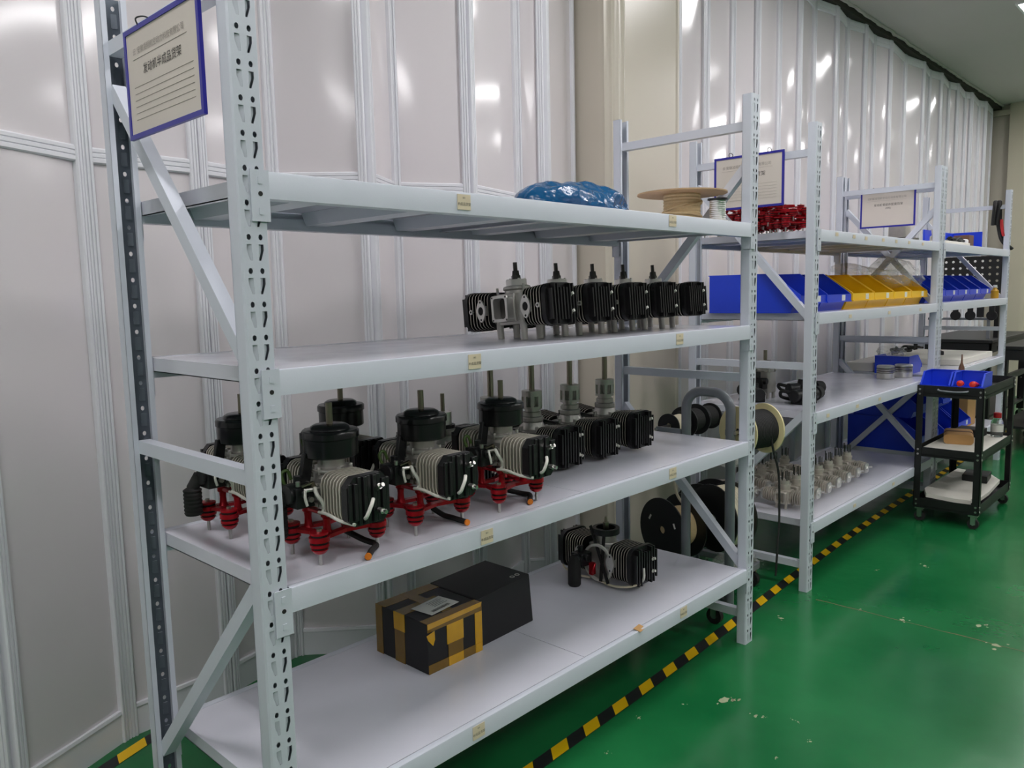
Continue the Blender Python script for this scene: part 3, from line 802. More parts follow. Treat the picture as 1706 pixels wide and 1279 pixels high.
lead(m0, [(0.030, 0.020, 0.040), (0.058, -0.020, 0.016), (0.070, -0.052, 0.0078), (0.040, -0.078, 0.0078), (0.010, -0.106, 0.0078)])
lead(m1, [(0.060, 0.040, 0.020), (0.064, 0.006, 0.0078), (0.062, -0.028, 0.0078), (0.060, -0.058, 0.0078), (0.057, -0.088, 0.0078)])
lead(m2, [(0.050, 0.040, 0.020), (0.082, 0.010, 0.0078), (0.085, -0.020, 0.0078), (0.058, -0.046, 0.0078), (0.030, -0.070, 0.0078)])

def coupler_engine(name, label, loc, rz, group, shaft_top=0.352, cup=False):
    """black boxer engine with rounded finned heads resting low, tall shaft in a slotted silver coupling"""
    t = thing(name, label, 'engine', loc, rz, group)
    zc = 0.074
    b = B(); b.prism(rrect(0.088, 0.110, 0.02, 0, 0), 'z', 0.030, 0.118)
    b.lathe([(0.046, 0.110), (0.034, 0.140), (0.036, 0.142), (0.036, 0.156), (0.028, 0.157)], n=24)
    for k in range(5):
        a = k*1.25+.4; b.cyl((0.044*math.cos(a), 0.048*math.sin(a), 0.112), (0.044*math.cos(a), 0.048*math.sin(a), 0.128), 0.006, n=8)
    b.box(0.01, 0.062, -0.07, -0.03, 0.090, 0.112); b.box(-0.06, -0.02, 0.03, 0.07, 0.086, 0.110)
    for sx in (-1, 1): b.cyl((sx*0.034, 0, 0.0), (sx*0.034, 0, 0.034), 0.012, n=10)
    obj('crankcase', b, 'cast_alu', t, bevel=0.002)
    for s in (-1, 1):
        cy = obj('cylinder', B().cyl((0, s*0.05, zc), (0, s*0.14, zc), 0.044, n=22), 'black_enamel', t)
        b = B()
        for k in range(8):
            y = s*(0.058+0.0105*k); fin_plate(b, min(y, y+s*0.0026), 0.112+0.0022*k, 0.112+0.0022*k, 0.0026, zc, 0.034)
        stuff(obj('cooling_fins', b, ['fin_edge', 'black_enamel'], cy))
        b = B(); head(b, s, 0.141, 0.128, 0.128, zc, 9, 0.030)
        hd = obj('cylinder_head', b, 'black_enamel', t)
        for zz, an in ((0.030, 0.3), (-0.026, -0.3)):
            b = B(); cap(b, (0.034, s*0.157, zc+zz), s, an); obj('plug', b, 'white_rubber', hd)
    b = B()
    if cup:
        b.lathe([(0.030, 0.156), (0.030, 0.168), (0.026, 0.169), (0.026, 0.208), (0.008, 0.209)], n=24)
        obj('cup', b, 'machined', t)
        obj('ring', B().lathe([(0.036, 0.160), (0.036, 0.170), (0.03, 0.171)], n=24), 'black_plastic', t)
    else:
        b.lathe([(0.030, 0.158), (0.030, 0.172), (0.024, 0.173), (0.024, 0.190)], n=20)
        b.lathe([(0.033, 0.222), (0.033, 0.240), (0.010, 0.241)], n=20)
        b.lathe([(0.033, 0.182), (0.033, 0.190), (0.02, 0.191)], n=20)
        for k in range(8):
            a = k*PI/4; c, s_ = math.cos(a), math.sin(a)
            b.bar((0.029*c, 0.029*s_, 0.188), (0.029*c, 0.029*s_, 0.224), 0.010, 0.008, (c, s_, 0))
        b.cyl((0, 0, 0.17), (0, 0, 0.23), 0.020, n=14)
        obj('coupling', b, 'cast_alu', t)
    obj('shaft', B().cyl((0, 0, 0.20), (0, 0, shaft_top), 0.0095 if not cup else 0.0062, n=14), 'steel_shaft', t)
    b = B().tube([(-0.05, 0.03, 0.10), (-0.085, 0.05, 0.112), (-0.085, 0.10, 0.12)], 0.018, 10)
    obj('exhaust_stub', b, 'black_enamel', t)
    return t
c0 = coupler_engine('boxer_engine', 'black round-headed engine with slotted silver coupling, right end of the third shelf', (1.522, 0.372, z3), 0.0, 'engines with slotted couplings')
dup(c0, (1.325, 0.372, z3), 0, 'black round-headed engine, second from the right end of the third shelf')
dup(c0, (1.132, 0.372, z3), 0, 'black round-headed engine, third from the right end of the third shelf')
dup(c0, (0.945, 0.372, z3), 0, 'black round-headed engine just behind the right-hand red-footed engine, mostly hidden')
coupler_engine('boxer_engine', 'black engine at the back of the third shelf, plain silver cup under a thin shaft', (0.796, 0.425, z3), 0.0, None, 0.262, True)

def belt_engine(loc, rz):
    t = thing('belt_engine', 'single black and silver engine with drive belt alone on the bottom shelf', 'engine', loc, rz)
    zc = 0.082
    b = B(); b.prism(rrect(0.084, 0.10, 0.02, 0, 0), 'z', 0.020, 0.122); b.lathe([(0.050, 0.118), (0.036, 0.130), (0.034, 0.160), (0.02, 0.161)], n=24)
    b.cyl((-0.046, -0.004, 0.066), (-0.030, -0.004, 0.066), 0.058, n=24); b.cyl((-0.03, -0.03, 0), (-0.03, -0.03, 0.03), 0.010, n=10); b.cyl((0.03, 0.03, 0), (0.03, 0.03, 0.03), 0.010, n=10); b.cyl((0.03, -0.03, 0), (0.03, -0.03, 0.03), 0.010, n=10)
    obj('crankcase', b, 'cast_alu', t, bevel=0.002)
    for s in (-1, 1):
        cy = obj('cylinder', B().cyl((0, s*0.05, zc), (0, s*0.14, zc), 0.042, n=22), 'black_enamel', t)
        b = B()
        for k in range(8):
            y = s*(0.058+0.0105*k); fin_plate(b, min(y, y+s*0.003), 0.116, 0.118, 0.003, zc, 0.026)
        stuff(obj('cooling_fins', b, ['fin_edge', 'black_enamel'], cy))
        b = B(); head(b, s, 0.141, 0.128, 0.128, zc, 9, 0.032)
        hd = obj('cylinder_head', b, 'black_enamel', t)
        for zz, an in ((0.014, 0.3), (-0.026, 0.2)):
            b = B(); cap(b, (0.030, s*0.160, zc+zz), s, an); obj('plug', b, 'white_rubber', hd)
        b = B().tube([(-0.02, s*0.165, zc-0.052), (-0.024, s*0.178, zc-0.03), (-0.014, s*0.170, zc-0.004)], 0.0042, 8)
        obj('plug_lead', b, 'white_rubber', hd)
        b = B().tube([(-0.060, s*0.02, 0.012), (-0.066, s*0.08, 0.010), (-0.060, s*0.14, 0.020), (-0.03, s*0.168, 0.030)], 0.0038, 8)
        obj('fuel_line', b, 'cream_cable', t)
        b = B(); flange(b, -0.066, s*0.070, zc, 0.034, 0.062); b.cyl((-0.064, s*0.07, zc), (-0.03, s*0.07, zc), 0.018, n=12)
        obj('exhaust_flange', b, ['machined', 'black_rubber'], t)
    b = B().ring(circ(0.046, n=28), circ(0.034, n=28), 'z', 0.158, 0.178)
    for k in range(4): b.bar((0, 0, 0.163), (0.038*math.cos(k*PI/2), 0.038*math.sin(k*PI/2), 0.163), 0.010, 0.006)
    obj('pulley', b, 'black_plastic', t)
    b = B(); b.cyl((0, 0, 0.155), (0, 0, 0.196), 0.0105, n=14); b.cyl((0, 0, 0.194), (0, 0, 0.215), 0.0065, 0.004, 10)
    obj('shaft', b, 'steel_shaft', t)
    b = B()
    for s in (-1, 1): b.bar((-0.034, -0.030*s+0.010, 0.172-0.01*s), (-0.070, -0.030+0.016*s-0.02, 0.014), 0.012, 0.003, (1, 0, 0))
    obj('drive_belt', b, 'black_rubber', t)
    b = B().ring(circ(0.064, -0.012, 0.070, 28), circ(0.056, -0.012, 0.070, 28), 'x', -0.060, -0.052)
    obj('starter_rim', b, 'white_rubber', t)
    b = B(); b.box(-0.110, -0.060, 0.012, 0.060, 0.060, 0.104); b.cyl((-0.122, 0.036, 0.080), (-0.080, 0.036, 0.080), 0.024, n=14); b.cyl((-0.09, 0.0, 0.09), (-0.09, 0.06, 0.09), 0.012, n=10); b.cyl((-0.085, 0.04, 0.10), (-0.085, 0.04, 0.125), 0.010, n=10)
    obj('carburettor', b, 'black_plastic', t, bevel=0.002)
    b = B(); b.lathe([(0.010, 0.100), (0.016, 0.090), (0.022, 0.076), (0.022, 0.006), (0.018, 0.0), (0.002, 0.0)], (-0.128, 0.030, 0), n=18)
    obj('air_filter', b, 'black_rubber', t)
    b = B(); b.box(-0.078, -0.060, -0.004, 0.010, 0.030, 0.070); b.tube([(-0.07, 0.0, 0.03), (-0.08, -0.01, 0.05), (-0.07, -0.012, 0.07)], 0.004, 8)
    obj('reed_cover', b, 'red_anodised', t)
    return t
be = belt_engine((1.487, 0.345, 0.2910), -0.06); be.scale = (1.06, 1.06, 1.06)
# ------------------------------------------------------------------ boxes on the bottom shelf
zb = 0.2908
t = thing('taped_box', 'black carton strapped with yellow packing tape on the bottom shelf, shipping label on top', 'box', (0.578, 0.270, zb))
W, Dp, H = 0.205, 0.228, 0.144
obj('carton', B().box(0, W, 0, Dp, 0, H), 'black_card', t, bevel=0.003)
e = 0.0009
def tape(x0, x1, y0, y1, z0, z1, m='packing_tape'): obj('tape_strip', B().box(x0, x1, y0, y1, z0, z1), m, t, smooth=0)
TH = 'packing_tape_thin'
# left face (-X)
tape(-e, 0.0004, Dp-0.030, Dp+e, 0, H+e, TH); tape(-e, 0.0004, 0.098, 0.142, 0, 0.096, TH); tape(-e*1.5, 0.0004, 0.096, 0.144, 0.094, H+e)
# front face (-Y)
tape(0.002, W+e, -e, 0.0004, 0.0, 0.026, TH); tape(0.074, 0.130, -e*1.6, 0.0004, 0.0, 0.065, TH); tape(0.070, 0.132, -e*2.0, 0.0004, 0.064, H+e); tape(0.178, W+e, -e*1.3, 0.0004, 0.0, H+e); tape(0.0, W, -e*2.2, 0.0004, H-0.024, H+e, TH); tape(0.074, 0.130, -e*2.4, 0.0004, 0.0, 0.026); tape(0.180, W, -e*2.4, 0.0004, 0.0, 0.026)
# top
tape(0.0, W, -e, 0.030, H-0.0004, H+e, TH); tape(0.0, 0.150, 0.098, 0.142, H-0.0004, H+e, TH); tape(0.0, W, Dp-0.045, Dp, H-0.0004, H+e, TH); tape(0.085, 0.120, 0.030, Dp, H-0.0004, H+e*1.5, TH)
# lifted corner of tape
b = B().add([(-0.006, -0.004, H-0.030), (0.018, -0.010, H-0.020), (0.022, -0.006, H-0.048), (0.010, -0.012, H-0.060), (0.000, -0.003, H-0.045)], [(0, 1, 2), (0, 2, 3, 4)])
b.add([(0, -0.002, H), (0.2, -0.008, H+0.006), (0.2, -0.003, H-0.010), (0, -0.002, H-0.016)], [(0, 1, 2, 3)])
obj('loose_tape', b, 'packing_tape', t)
lb = obj('shipping_label', B().box(-0.058, 0.058, -0.040, 0.040, 0, 0.0008), 'white_paper', t, (0.100, 0.080, H+0.0022), smooth=0); lb.rotation_euler = (0, 0, 0.12)
b = B(); rnd = random.Random(3)
x = -0.040
while x < 0.030:
    wd = rnd.choice((0.0012, 0.002, 0.003)); b.box(x, x+wd, -0.030, -0.018, 0.0009, 0.0011); x += wd+rnd.choice((0.0012, 0.002))
for k in range(5): b.box(-0.010, 0.045-0.006*(k % 3), -0.006+0.008*k, -0.0045+0.008*k, 0.0009, 0.0011)
stuff(obj('printing', b, 'ink', lb, smooth=0))

t = thing('black_box', 'plain black carton behind the taped box on the bottom shelf', 'box', (0.786, 0.284, zb))
b = B().add([(0, 0, 0), (0.247, 0.010, 0), (0.252, 0.225, 0), (0, 0.222, 0), (0.0, 0.004, 0.146), (0.236, 0.014, 0.156), (0.244, 0.218, 0.153), (0, 0.216, 0.146)], [(3, 2, 1, 0), (4, 5, 6, 7), (0, 1, 5, 4), (1, 2, 6, 5), (2, 3, 7, 6), (3, 0, 4, 7)])
obj('carton', b, 'black_card', t, bevel=0.003)
b = B(); b.ring(circ(0.008, 0.186, 0.040, 16), circ(0.006, 0.186, 0.040, 16), 'z', 0.1540, 0.1546); b.ring(circ(0.008, 0.208, 0.040, 16), circ(0.006, 0.208, 0.040, 16), 'z', 0.1545, 0.1556)
obj('printed_mark', b, 'white_paper', t, smooth=0)

# ------------------------------------------------------------------ top shelf: bag, cord spool, wire spool
def lumpy(nx, ny, L, Wd, Hh, seed, amp=0.25):
    b = B(); rings = []
    for i in range(nx+1):
        u = i/nx; s = math.sin(PI*min(1, max(0, u)))**0.42
        ring = []
        for j in range(ny):
            a = 2*PI*j/ny; y = math.cos(a); z = math.sin(a)
            nn = noise.noise(Vector((u*5+seed, y*1.6, z*1.6)))*amp + 0.5*amp*noise.noise(Vector((u*14+seed, y*4, z*4)))
            rad = max(0.04, s*(1+nn))
            zz = z*rad*Hh*0.5
            if zz < 0: zz *= 0.55 + 0.1*nn
            ring.append((u*L-L/2, y*rad*Wd*0.5, zz))
        rings.append(ring)
    b.loft(rings)
    mz = min(v[2] for v in b.v)
    b.v = [(x, y, max(0.0, (z-mz)-0.006)) for x, y, z in b.v]
    return b
t = thing('plastic_bag', 'crumpled blue plastic bag lying on the top shelf of the nearest rack', 'bag', (1.205, 0.25, 1.5468))
b = lumpy(64, 44, 0.47, 0.24, 0.142, 3.0, 0.20)
obj('filled_body', b, 'blue_bag', t, smooth=1.2)
b = B()
for (xx, s) in ((-0.215, -1), (0.215, 1)):
    rings = []
    for k in range(6):
        f = k/5; ring = []
        for j in range(14):
            a = 2*PI*j/14; ring.append((xx+s*0.065*f, (0.03+0.05*f)*math.cos(a), max(0.001, 0.022+(0.020-0.006*f+0.010*math.sin(3*a+f*4)*f)*math.sin(a))))
        rings.append(ring)
    b.loft(rings)
obj('gathered_end', b, 'blue_bag', t, smooth=1.2)
b = B(); rnd = random.Random(2)

def winding(b, r, x0, x1, axis='x', pitch=0.006, amp=0.0016, n=28, mi=0):
    prof = [(0.004, x0)]; k = int((x1-x0)/pitch)
    for i in range(k):
        a = x0+(x1-x0)*i/k
        prof += [(r-amp, a), (r, a+(x1-x0)/k*0.5)]
    prof += [(r-amp, x1), (0.004, x1)]
    b.lathe(prof, axis=axis, n=n, mi=mi)
    return b
t = thing('cord_spool', 'tan cord spool with a wide board flange on the top shelf', 'spool', (1.765, 0.205, 1.5468))
obj('lower_flange', B().lathe([(0.07, 0.0), (0.07, 0.004)], n=32), 'tan_board', t)
obj('upper_flange', B().lathe([(0.158, 0.110), (0.158, 0.1145), (0.03, 0.115)], n=44), 'tan_board', t)
obj('cord_winding', winding(B(), 0.066, 0.004, 0.110, 'z', 0.010, 0.0028, 30), 'tan_cord', t)
b = B()
for k in range(5):
    a0 = k*1.3; z0 = 0.015+0.016*k
    b.tube([(0.0685*math.cos(a0+i*0.45), 0.0685*math.sin(a0+i*0.45), z0+i*0.007*(1 if k % 2 else -0.4)) for i in range(7)], 0.0038, 7)
obj('loose_turn', b, 'tan_cord', t)
t = thing('wire_spool', 'small metal spool of shiny wire at the front edge of the top shelf', 'spool', (1.722, 0.040, 1.5485))
obj('lower_flange', B().lathe([(0.034, 0.0), (0.034, 0.003), (0.01, 0.0031)], n=28), 'machined', t)
obj('upper_flange', B().lathe([(0.034, 0.071), (0.034, 0.076), (0.008, 0.0762)], n=28), 'black_plastic', t)
obj('wire_winding', winding(B(), 0.0275, 0.003, 0.071, 'z', 0.0065, 0.0014, 24), 'machined', t)

# ------------------------------------------------------------------ picking bins
def bin_thing(name, label, cat, loc, rz, w, d, h, m, group=None, lip=0.42, tagc=True):
    """hopper-front storage bin, open front towards local -Y"""
    t = thing(name, label, cat, loc, rz, group)
    th = 0.004; b = B()
    hf = h*lip; fl = d*0.10; fs = d*0.30
    wi = w-0.012      # body narrows towards the base
    def wall(P, x0, x1):
        b.prism(P, 'x', x0, x1)
    side = [(fl, 0), (d, 0), (d, h), (fs, h), (0, hf), (0, hf*0.62), (fl*0.6, hf*0.5)]
    wall([(y, z) for y, z in side], -w/2, -w/2+th); wall([(y, z) for y, z in side], w/2-th, w/2)
    b.box(-w/2+th, w/2-th, fl, d, 0, th); b.box(-w/2+th, w/2-th, d-th, d, th, h)
    b.add([(-w/2+th, fl, 0), (w/2-th, fl, 0), (w/2-th, fl*0.6, hf*0.5), (-w/2+th, fl*0.6, hf*0.5), (-w/2+th, fl+th, th), (w/2-th, fl+th, th), (w/2-th, fl*0.6+th, hf*0.5), (-w/2+th, fl*0.6+th, hf*0.5)], [(0, 1, 2, 3), (7, 6, 5, 4), (0, 4, 5, 1), (3, 2, 6, 7)])
    obj('body', b, m, t, smooth=0.3)
    b = B(); b.box(-w/2-0.002, w/2+0.002, -0.003, 0.004, hf*0.55, hf)
    b.box(-w/2-0.002, w/2+0.002, -0.007, 0.004, hf*0.52, hf*0.58)
    lp = obj('front_lip', b, m, t, smooth=0.3)
    b = B()
    for s in (-1, 1): b.add([(s*(w/2), fs, h), (s*(w/2), 0, hf), (s*(w/2-0.009), 0, hf), (s*(w/2-0.009), fs, h), (s*(w/2), fs, h+0.004), (s*(w/2), 0, hf+0.004), (s*(w/2-0.009), 0, hf+0.004), (s*(w/2-0.009), fs, h+0.004)], [(0, 1, 2, 3), (7, 6, 5, 4), (0, 4, 5, 1), (1, 5, 6, 2), (2, 6, 7, 3), (3, 7, 4, 0)]); b.box(min(s*(w/2), s*(w/2-0.009)), max(s*(w/2), s*(w/2-0.009)), fs, d, h, h+0.004)
    b.box(-w/2, w/2, d-0.010, d+0.006, h, h+0.004)
    obj('rim', b, m, t, smooth=0.3)
    if tagc:
        obj('tag_card', B().box(w*0.10, w*0.24, -0.0042, -0.0028, hf*0.60, hf*0.96), 'white_paper', lp, smooth=0)
    return t
zs2 = 1.2105
bw = 0.282
xs = [2.690+0.2925*i for i in range(6)]
names = ['big blue bin at the near end of the middle rack, side turned to the camera', 'second blue bin of the middle rack, next to the yellow bins']
bb0 = bin_thing('storage_bin', names[0], 'bin', (xs[0]+0.01, 0.110, zs2), 0, bw, 0.43, 0.168, 'blue_plastic', 'blue bins on the middle rack', 0.44)
dup(bb0, (xs[1]-0.01, 0.105, zs2), 0, names[1])
yl = ['yellow bin right beside the blue bins of the middle rack', 'second yellow bin from the blue bins, a clear bag drooping into it', 'third yellow bin from the blue bins of the middle rack', 'last yellow bin of the middle rack, beside the far post']
yb0 = bin_thing('storage_bin', yl[0], 'bin', (xs[2]-0.01, 0.100, zs2), 0, bw, 0.43, 0.165, 'yellow_plastic', 'yellow bins on the middle rack', 0.46)
for i in range(1, 4): dup(yb0, (xs[2+i]-0.01, 0.100, zs2), 0, yl[i])
fl = ['blue bin on the farthest rack, half hidden by its near post', 'second blue bin from the near post of the farthest rack', 'third blue bin from the near post of the farthest rack', 'fourth blue bin from the near post of the farthest rack', 'last blue bin of the farthest rack, next to the amber bottle']
fb0 = bin_thing('storage_bin', fl[0], 'bin', (4.545, 0.110, zs2), 0, 0.268, 0.40, 0.165, 'blue_plastic', 'blue bins on the farthest rack', 0.44)
for i in range(1, 5): dup(fb0, (4.545+0.282*i, 0.110, zs2), 0, fl[i])
# crumpled clear bags
def film_bag(label, loc, L, Wd, Hh, seed, rot):
    b = B(); rings = []
    nx, ny = 22, 28
    for i in range(nx+1):
        u = i/nx; ring = []; op = 0.35+0.65*math.sin(PI*min(1.0, u*0.62+0.05))
        for j in range(ny):
            a = 2*PI*j/ny
            nn = 1+0.30*noise.noise(Vector((u*3+seed, math.cos(a)*2, math.sin(a)*2)))+0.14*noise.noise(Vector((u*9+seed, math.cos(a)*5, math.sin(a)*5)))
            ring.append((u*L, Wd/2*op*math.cos(a)*nn, Hh/2*op*math.sin(a)*nn+0.02*math.sin(u*5+seed)))
        rings.append(ring)
    b.loft(rings, caps=False)
    o = tag(obj('clear_bag', b, 'clear_film', None, loc, smooth=1.5), label, 'bag')
    o.rotation_euler = rot
    return o
film_bag('crumpled clear plastic bag lying across the yellow bins', (3.62, 0.36, 1.395), 0.46, 0.26, 0.10, 1.0, (0.1, 0.06, -0.35))
film_bag('clear plastic bag standing up out of the last yellow bin', (4.00, 0.30, 1.415), 0.25, 0.24, 0.13, 6.0, (0.3, 0.10, -0.6))

# ------------------------------------------------------------------ pile of red brackets on the middle rack
rp = thing('red_bracket', 'red anodised bracket', 'bracket', (2.70, 0.22, 1.56), 0, 'pile of red brackets on top of the middle rack')
red_mount_parts(rp, False)
for ch in rp.children:
    if ch.name.startswith('lower_frame'):
        for sx in (-1, 1): obj('cross_bar', B().bar((sx*0.045, -0.036, 0.066), (sx*0.045, 0.036, 0.066), 0.012, 0.012), 'red_anodised', rp, bevel=0.002)
        break
rp.scale = (0.86, 0.86, 0.72)
rnd = random.Random(12)
spots = []
for lv, (x0, x1, y0, y1, nx, ny) in enumerate(((2.645, 2.735, 0.200, 0.53, 2, 5), (2.65, 2.72, 0.21, 0.50, 2, 4), (2.66, 2.72, 0.22, 0.48, 2, 3), (2.68, 2.70, 0.26, 0.46, 1, 3))):
    for a in range(nx):
        for c in range(ny): spots.append((x0+(x1-x0)*(a/(nx-1) if nx > 1 else 0.5)+rnd.uniform(-.012, .012), y0+(y1-y0)*c/max(1, ny-1)+rnd.uniform(-.01, .01), lv))
for i, (x, y, lv) in enumerate(spots):
    loc = (x, y, 1.5590 + 0.026*lv); rz = rnd.uniform(-0.5, 0.5)
    rot = (rnd.uniform(-0.12, 0.12)*(lv > 0), rnd.uniform(-0.12, 0.12)*(lv > 0), rz)
    if i == 0: rp.location = loc; rp.rotation_euler = rot
    else: dup(rp, loc, 0, None, None, rot)
for o in list(scene.objects):
    if o.parent is None and o.name.startswith('red_bracket'): o['label'] = 'red bracket with rubber feet in the pile on top of the middle rack'

# ------------------------------------------------------------------ small raw castings on the bottom shelf of the middle rack
def small_engine(label, loc, group):
    t = thing('engine_casting', label, 'engine', loc, 0, group); zc = 0.052
    b = B(); b.prism(rrect(0.060, 0.070, 0.012, 0, 0), 'z', 0.022, 0.082); b.lathe([(0.024, 0.078), (0.024, 0.098), (0.027, 0.099), (0.027, 0.108), (0.021, 0.109), (0.021, 0.126), (0.012, 0.127)], n=14)
    b.ring(rrect(0.050, 0.052, 0.004, 0, zc, 1), rrect(0.038, 0.040, 0.004, 0, zc, 1), 'x', -0.056, -0.026)
    for sx, sy in ((-1, -1), (-1, 1), (1, -1), (1, 1)): b.cyl((sx*0.040, sy*0.022, 0.0), (sx*0.030, sy*0.022, 0.040), 0.006, n=6)
    obj('crankcase', b, 'raw_cast', t, smooth=0.5)
    for s in (-1, 1):
        b = B(); b.cyl((0, s*0.03, zc), (0, s*0.104, zc), 0.024, n=12)
        cy = obj('cylinder', b, 'raw_cast', t)
        b = B()
        for k in range(6):
            y = s*(0.040+0.0105*k); b.prism(rrect(0.070-0.003*abs(k-2), 0.066-0.003*abs(k-2), 0.020, 0, zc, 2), 'y', min(y, y+s*0.0034), max(y, y+s*0.0034))
        stuff(obj('cooling_fins', b, 'raw_cast', cy, smooth=0.3))
        b = B(); b.prism(rrect(0.052, 0.050, 0.014, 0, zc, 2), 'y', min(s*0.100, s*0.108), max(s*0.100, s*0.108)); b.cyl((0, s*0.107, zc), (0, s*0.115, zc), 0.013, 0.010, 8); b.cyl((0.012, s*0.108, zc+.006), (0.016, s*0.128, zc+.008), 0.0045, n=8)
        obj('cylinder_head', b, 'machined', t)
    b = B()
    for k in range(5):
        a = k*2*PI/5+.3; b.cyl((0.0165*math.cos(a), 0.0165*math.sin(a), 0.12), (0.0165*math.cos(a), 0.0165*math.sin(a), 0.166+0.008*(k % 2)), 0.0021, n=6)
    stuff(obj('stud_bolts', b, 'steel_dark', t))
    return t
zs4 = 0.3025
ords = ['first', 'second', 'third', 'fourth', 'fifth', 'sixth', 'seventh']
s0 = small_engine('raw silver engine casting, first of the front row on the low shelf, square port showing', (2.745, 0.245, zs4), 'raw engine castings on the bottom shelf of the middle rack')
for i in range(1, 7): dup(s0, (2.745+0.135*i, 0.245+0.003*i, zs4), 0.03*((i % 3)-1), 'raw silver engine casting, %s from the left in the front row of the low shelf' % ords[i])
for i in range(5): dup(s0, (2.73+0.135*i, 0.485, zs4), 0.05*((i % 2)-.5), 'raw silver engine casting, %s from the left in the back row of the low shelf' % ords[i])

# ------------------------------------------------------------------ third shelf of the middle rack
zs3 = 0.7825
def black_part(label, loc, rz, k):
    t = thing('carburettor', label, 'engine part', loc, rz, 'black engine parts on the middle rack')
    rnd = random.Random(k); b = B()
    b.box(-0.05, 0.05, -0.035, 0.035, 0.0, 0.045); b.cyl((-0.07, 0, 0.040), (0.075, 0, 0.040), 0.030, n=16); b.cyl((0.0, 0.0, 0.04), (0.01, 0.0, 0.085), 0.022, n=14)
    obj('body', b, 'black_plastic', t, bevel=0.004)
    b = B(); b.cyl((0.07, 0, 0.042), (0.125, 0.02, 0.042), 0.036, 0.030, 16); b.cyl((0.123, 0.02, 0.042), (0.13, 0.022, 0.042), 0.03, 0.018, 16)
    obj('intake_horn', b, 'black_rubber', t)
    b = B().tube([(-0.05, 0.02, 0.05), (-0.09, 0.05, 0.06), (-0.06, 0.08, 0.03), (0.0, 0.07, 0.012)], 0.008, 8)
    obj('hose', b, 'black_rubber', t)
    return t
p0 = black_part('black carburettor lying nearest the post on the third shelf of the middle rack', (2.83, 0.20, zs3), -0.3, 1)
dup(p0, (2.78, 0.42, zs3), 0.8, 'black carburettor at the back left of the third shelf of the middle rack')
dup(p0, (3.05, 0.31, zs3), -0.6, 'black carburettor right of the small engine on the middle rack')
t = thing('engine_casting', 'small silver engine with black carburettor standing among black parts on the middle rack', 'engine', (2.93, 0.44, zs3))
b = B(); b.prism(rrect(0.085, 0.085, 0.014, 0, 0), 'z', 0.03, 0.13); b.lathe([(0.040, 0.128), (0.044, 0.135), (0.044, 0.145), (0.028, 0.147), (0.026, 0.185), (0.014, 0.187)], n=18)
for sx, sy in ((-1, -1), (-1, 1), (1, -1), (1, 1)): b.cyl((sx*0.03, sy*0.03, 0), (sx*0.03, sy*0.03, 0.04), 0.009, n=8); b.cyl((sx*0.036, sy*0.036, 0.13), (sx*0.036, sy*0.036, 0.15), 0.006, n=8)
obj('crankcase', b, 'cast_alu', t, bevel=0.002)
b = B(); b.box(-0.10, -0.045, -0.035, 0.03, 0.05, 0.10); b.cyl((-0.08, -0.05, 0.09), (-0.08, 0.04, 0.09), 0.016, n=12); b.cyl((-0.075, 0, 0.09), (-0.075, 0, 0.135), 0.012, n=10)
obj('carburettor', b, 'black_plastic', t, bevel=0.003)
obj('shaft', B().cyl((0, 0, 0.18), (0, 0, 0.235), 0.009, n=12), 'steel_shaft', t)
def piston(label, loc):
    t = thing('piston', label, 'piston', loc, 0, 'pistons on the middle rack')
    obj('skirt', B().lathe([(0.030, 0.0), (0.048, 0.002), (0.048, 0.034), (0.046, 0.035)], n=28), 'machined', t)
    b = B()
    for k in range(3): b.lathe([(0.046, 0.036+0.012*k), (0.0485, 0.037+0.012*k), (0.0485, 0.044+0.012*k), (0.046, 0.0455+0.012*k)], n=28)
    obj('ring_lands', b, 'steel_bolt', t)
    obj('crown', B().lathe([(0.0485, 0.068), (0.0485, 0.073), (0.044, 0.077), (0.003, 0.078)], n=28), 'machined', t)
piston('silver piston on the third shelf of the middle rack, left of two', (4.07, 0.245, zs3))
piston('silver piston on the third shelf of the middle rack, right of two beside the post', (4.195, 0.185, zs3))
bin_thing('storage_bin', 'blue bin with a clear bag in it, behind the two pistons', 'bin', (4.345+0.24, 0.30, zs3), -PI/2+0.0, 0.20, 0.24, 0.105, 'blue_plastic', None, 0.5, False).rotation_euler = (0, 0, PI/2)
film_bag('small crumpled clear bag on the blue bin behind the pistons', (4.42, 0.30, zs3+0.115), 0.20, 0.16, 0.05, 9.0, (0, 0, 0.5))
def slab(label, x0, x1, y0, y1, z0, h, m='foam_white', rz=0.0, name='foam_board'):
    b = B().box(-(x1-x0)/2, (x1-x0)/2, -(y1-y0)/2, (y1-y0)/2, 0, h)
    o = tag(obj(name, b, m, None, ((x0+x1)/2, (y0+y1)/2, z0), smooth=0, bevel=0.004), label, 'board'); o.rotation_euler = (0, 0, rz)
    return o
slab('white foam board lying at the back of the farthest rack, third shelf, near end', 4.42, 5.02, 0.435, 0.60, zs3+0.0005, 0.055)
slab('large white foam board covering the third shelf of the farthest rack', 5.06, 5.92, 0.10, 0.60, zs3+0.0005, 0.040)
t = thing('tool_clamp', 'small black clamp lying on the large white foam board', 'tool', (5.45, 0.33, zs3+0.0405), 0.4)
obj('body', B().box(-0.07, 0.07, -0.018, 0.018, 0, 0.028), 'black_plastic', t, bevel=0.005); obj('lever', B().cyl((0.03, 0, 0.026), (0.09, 0.01, 0.05), 0.008, n=8), 'black_plastic', t)
t = thing('wire_harness', 'tangled black wire harness at the back of the white foam boards', 'cable', (5.2, 0.50, zs3+0.0565))
rnd = random.Random(4)
for k in range(5):
    pts = [(-0.30+0.10*i+rnd.uniform(-.03, .03)+0.05*k, rnd.uniform(-0.04, 0.06), 0.010+rnd.uniform(0, 0.035)) for i in range(6)]
    obj('wire', B().tube(pts, 0.008, 7), 'black_rubber', t)

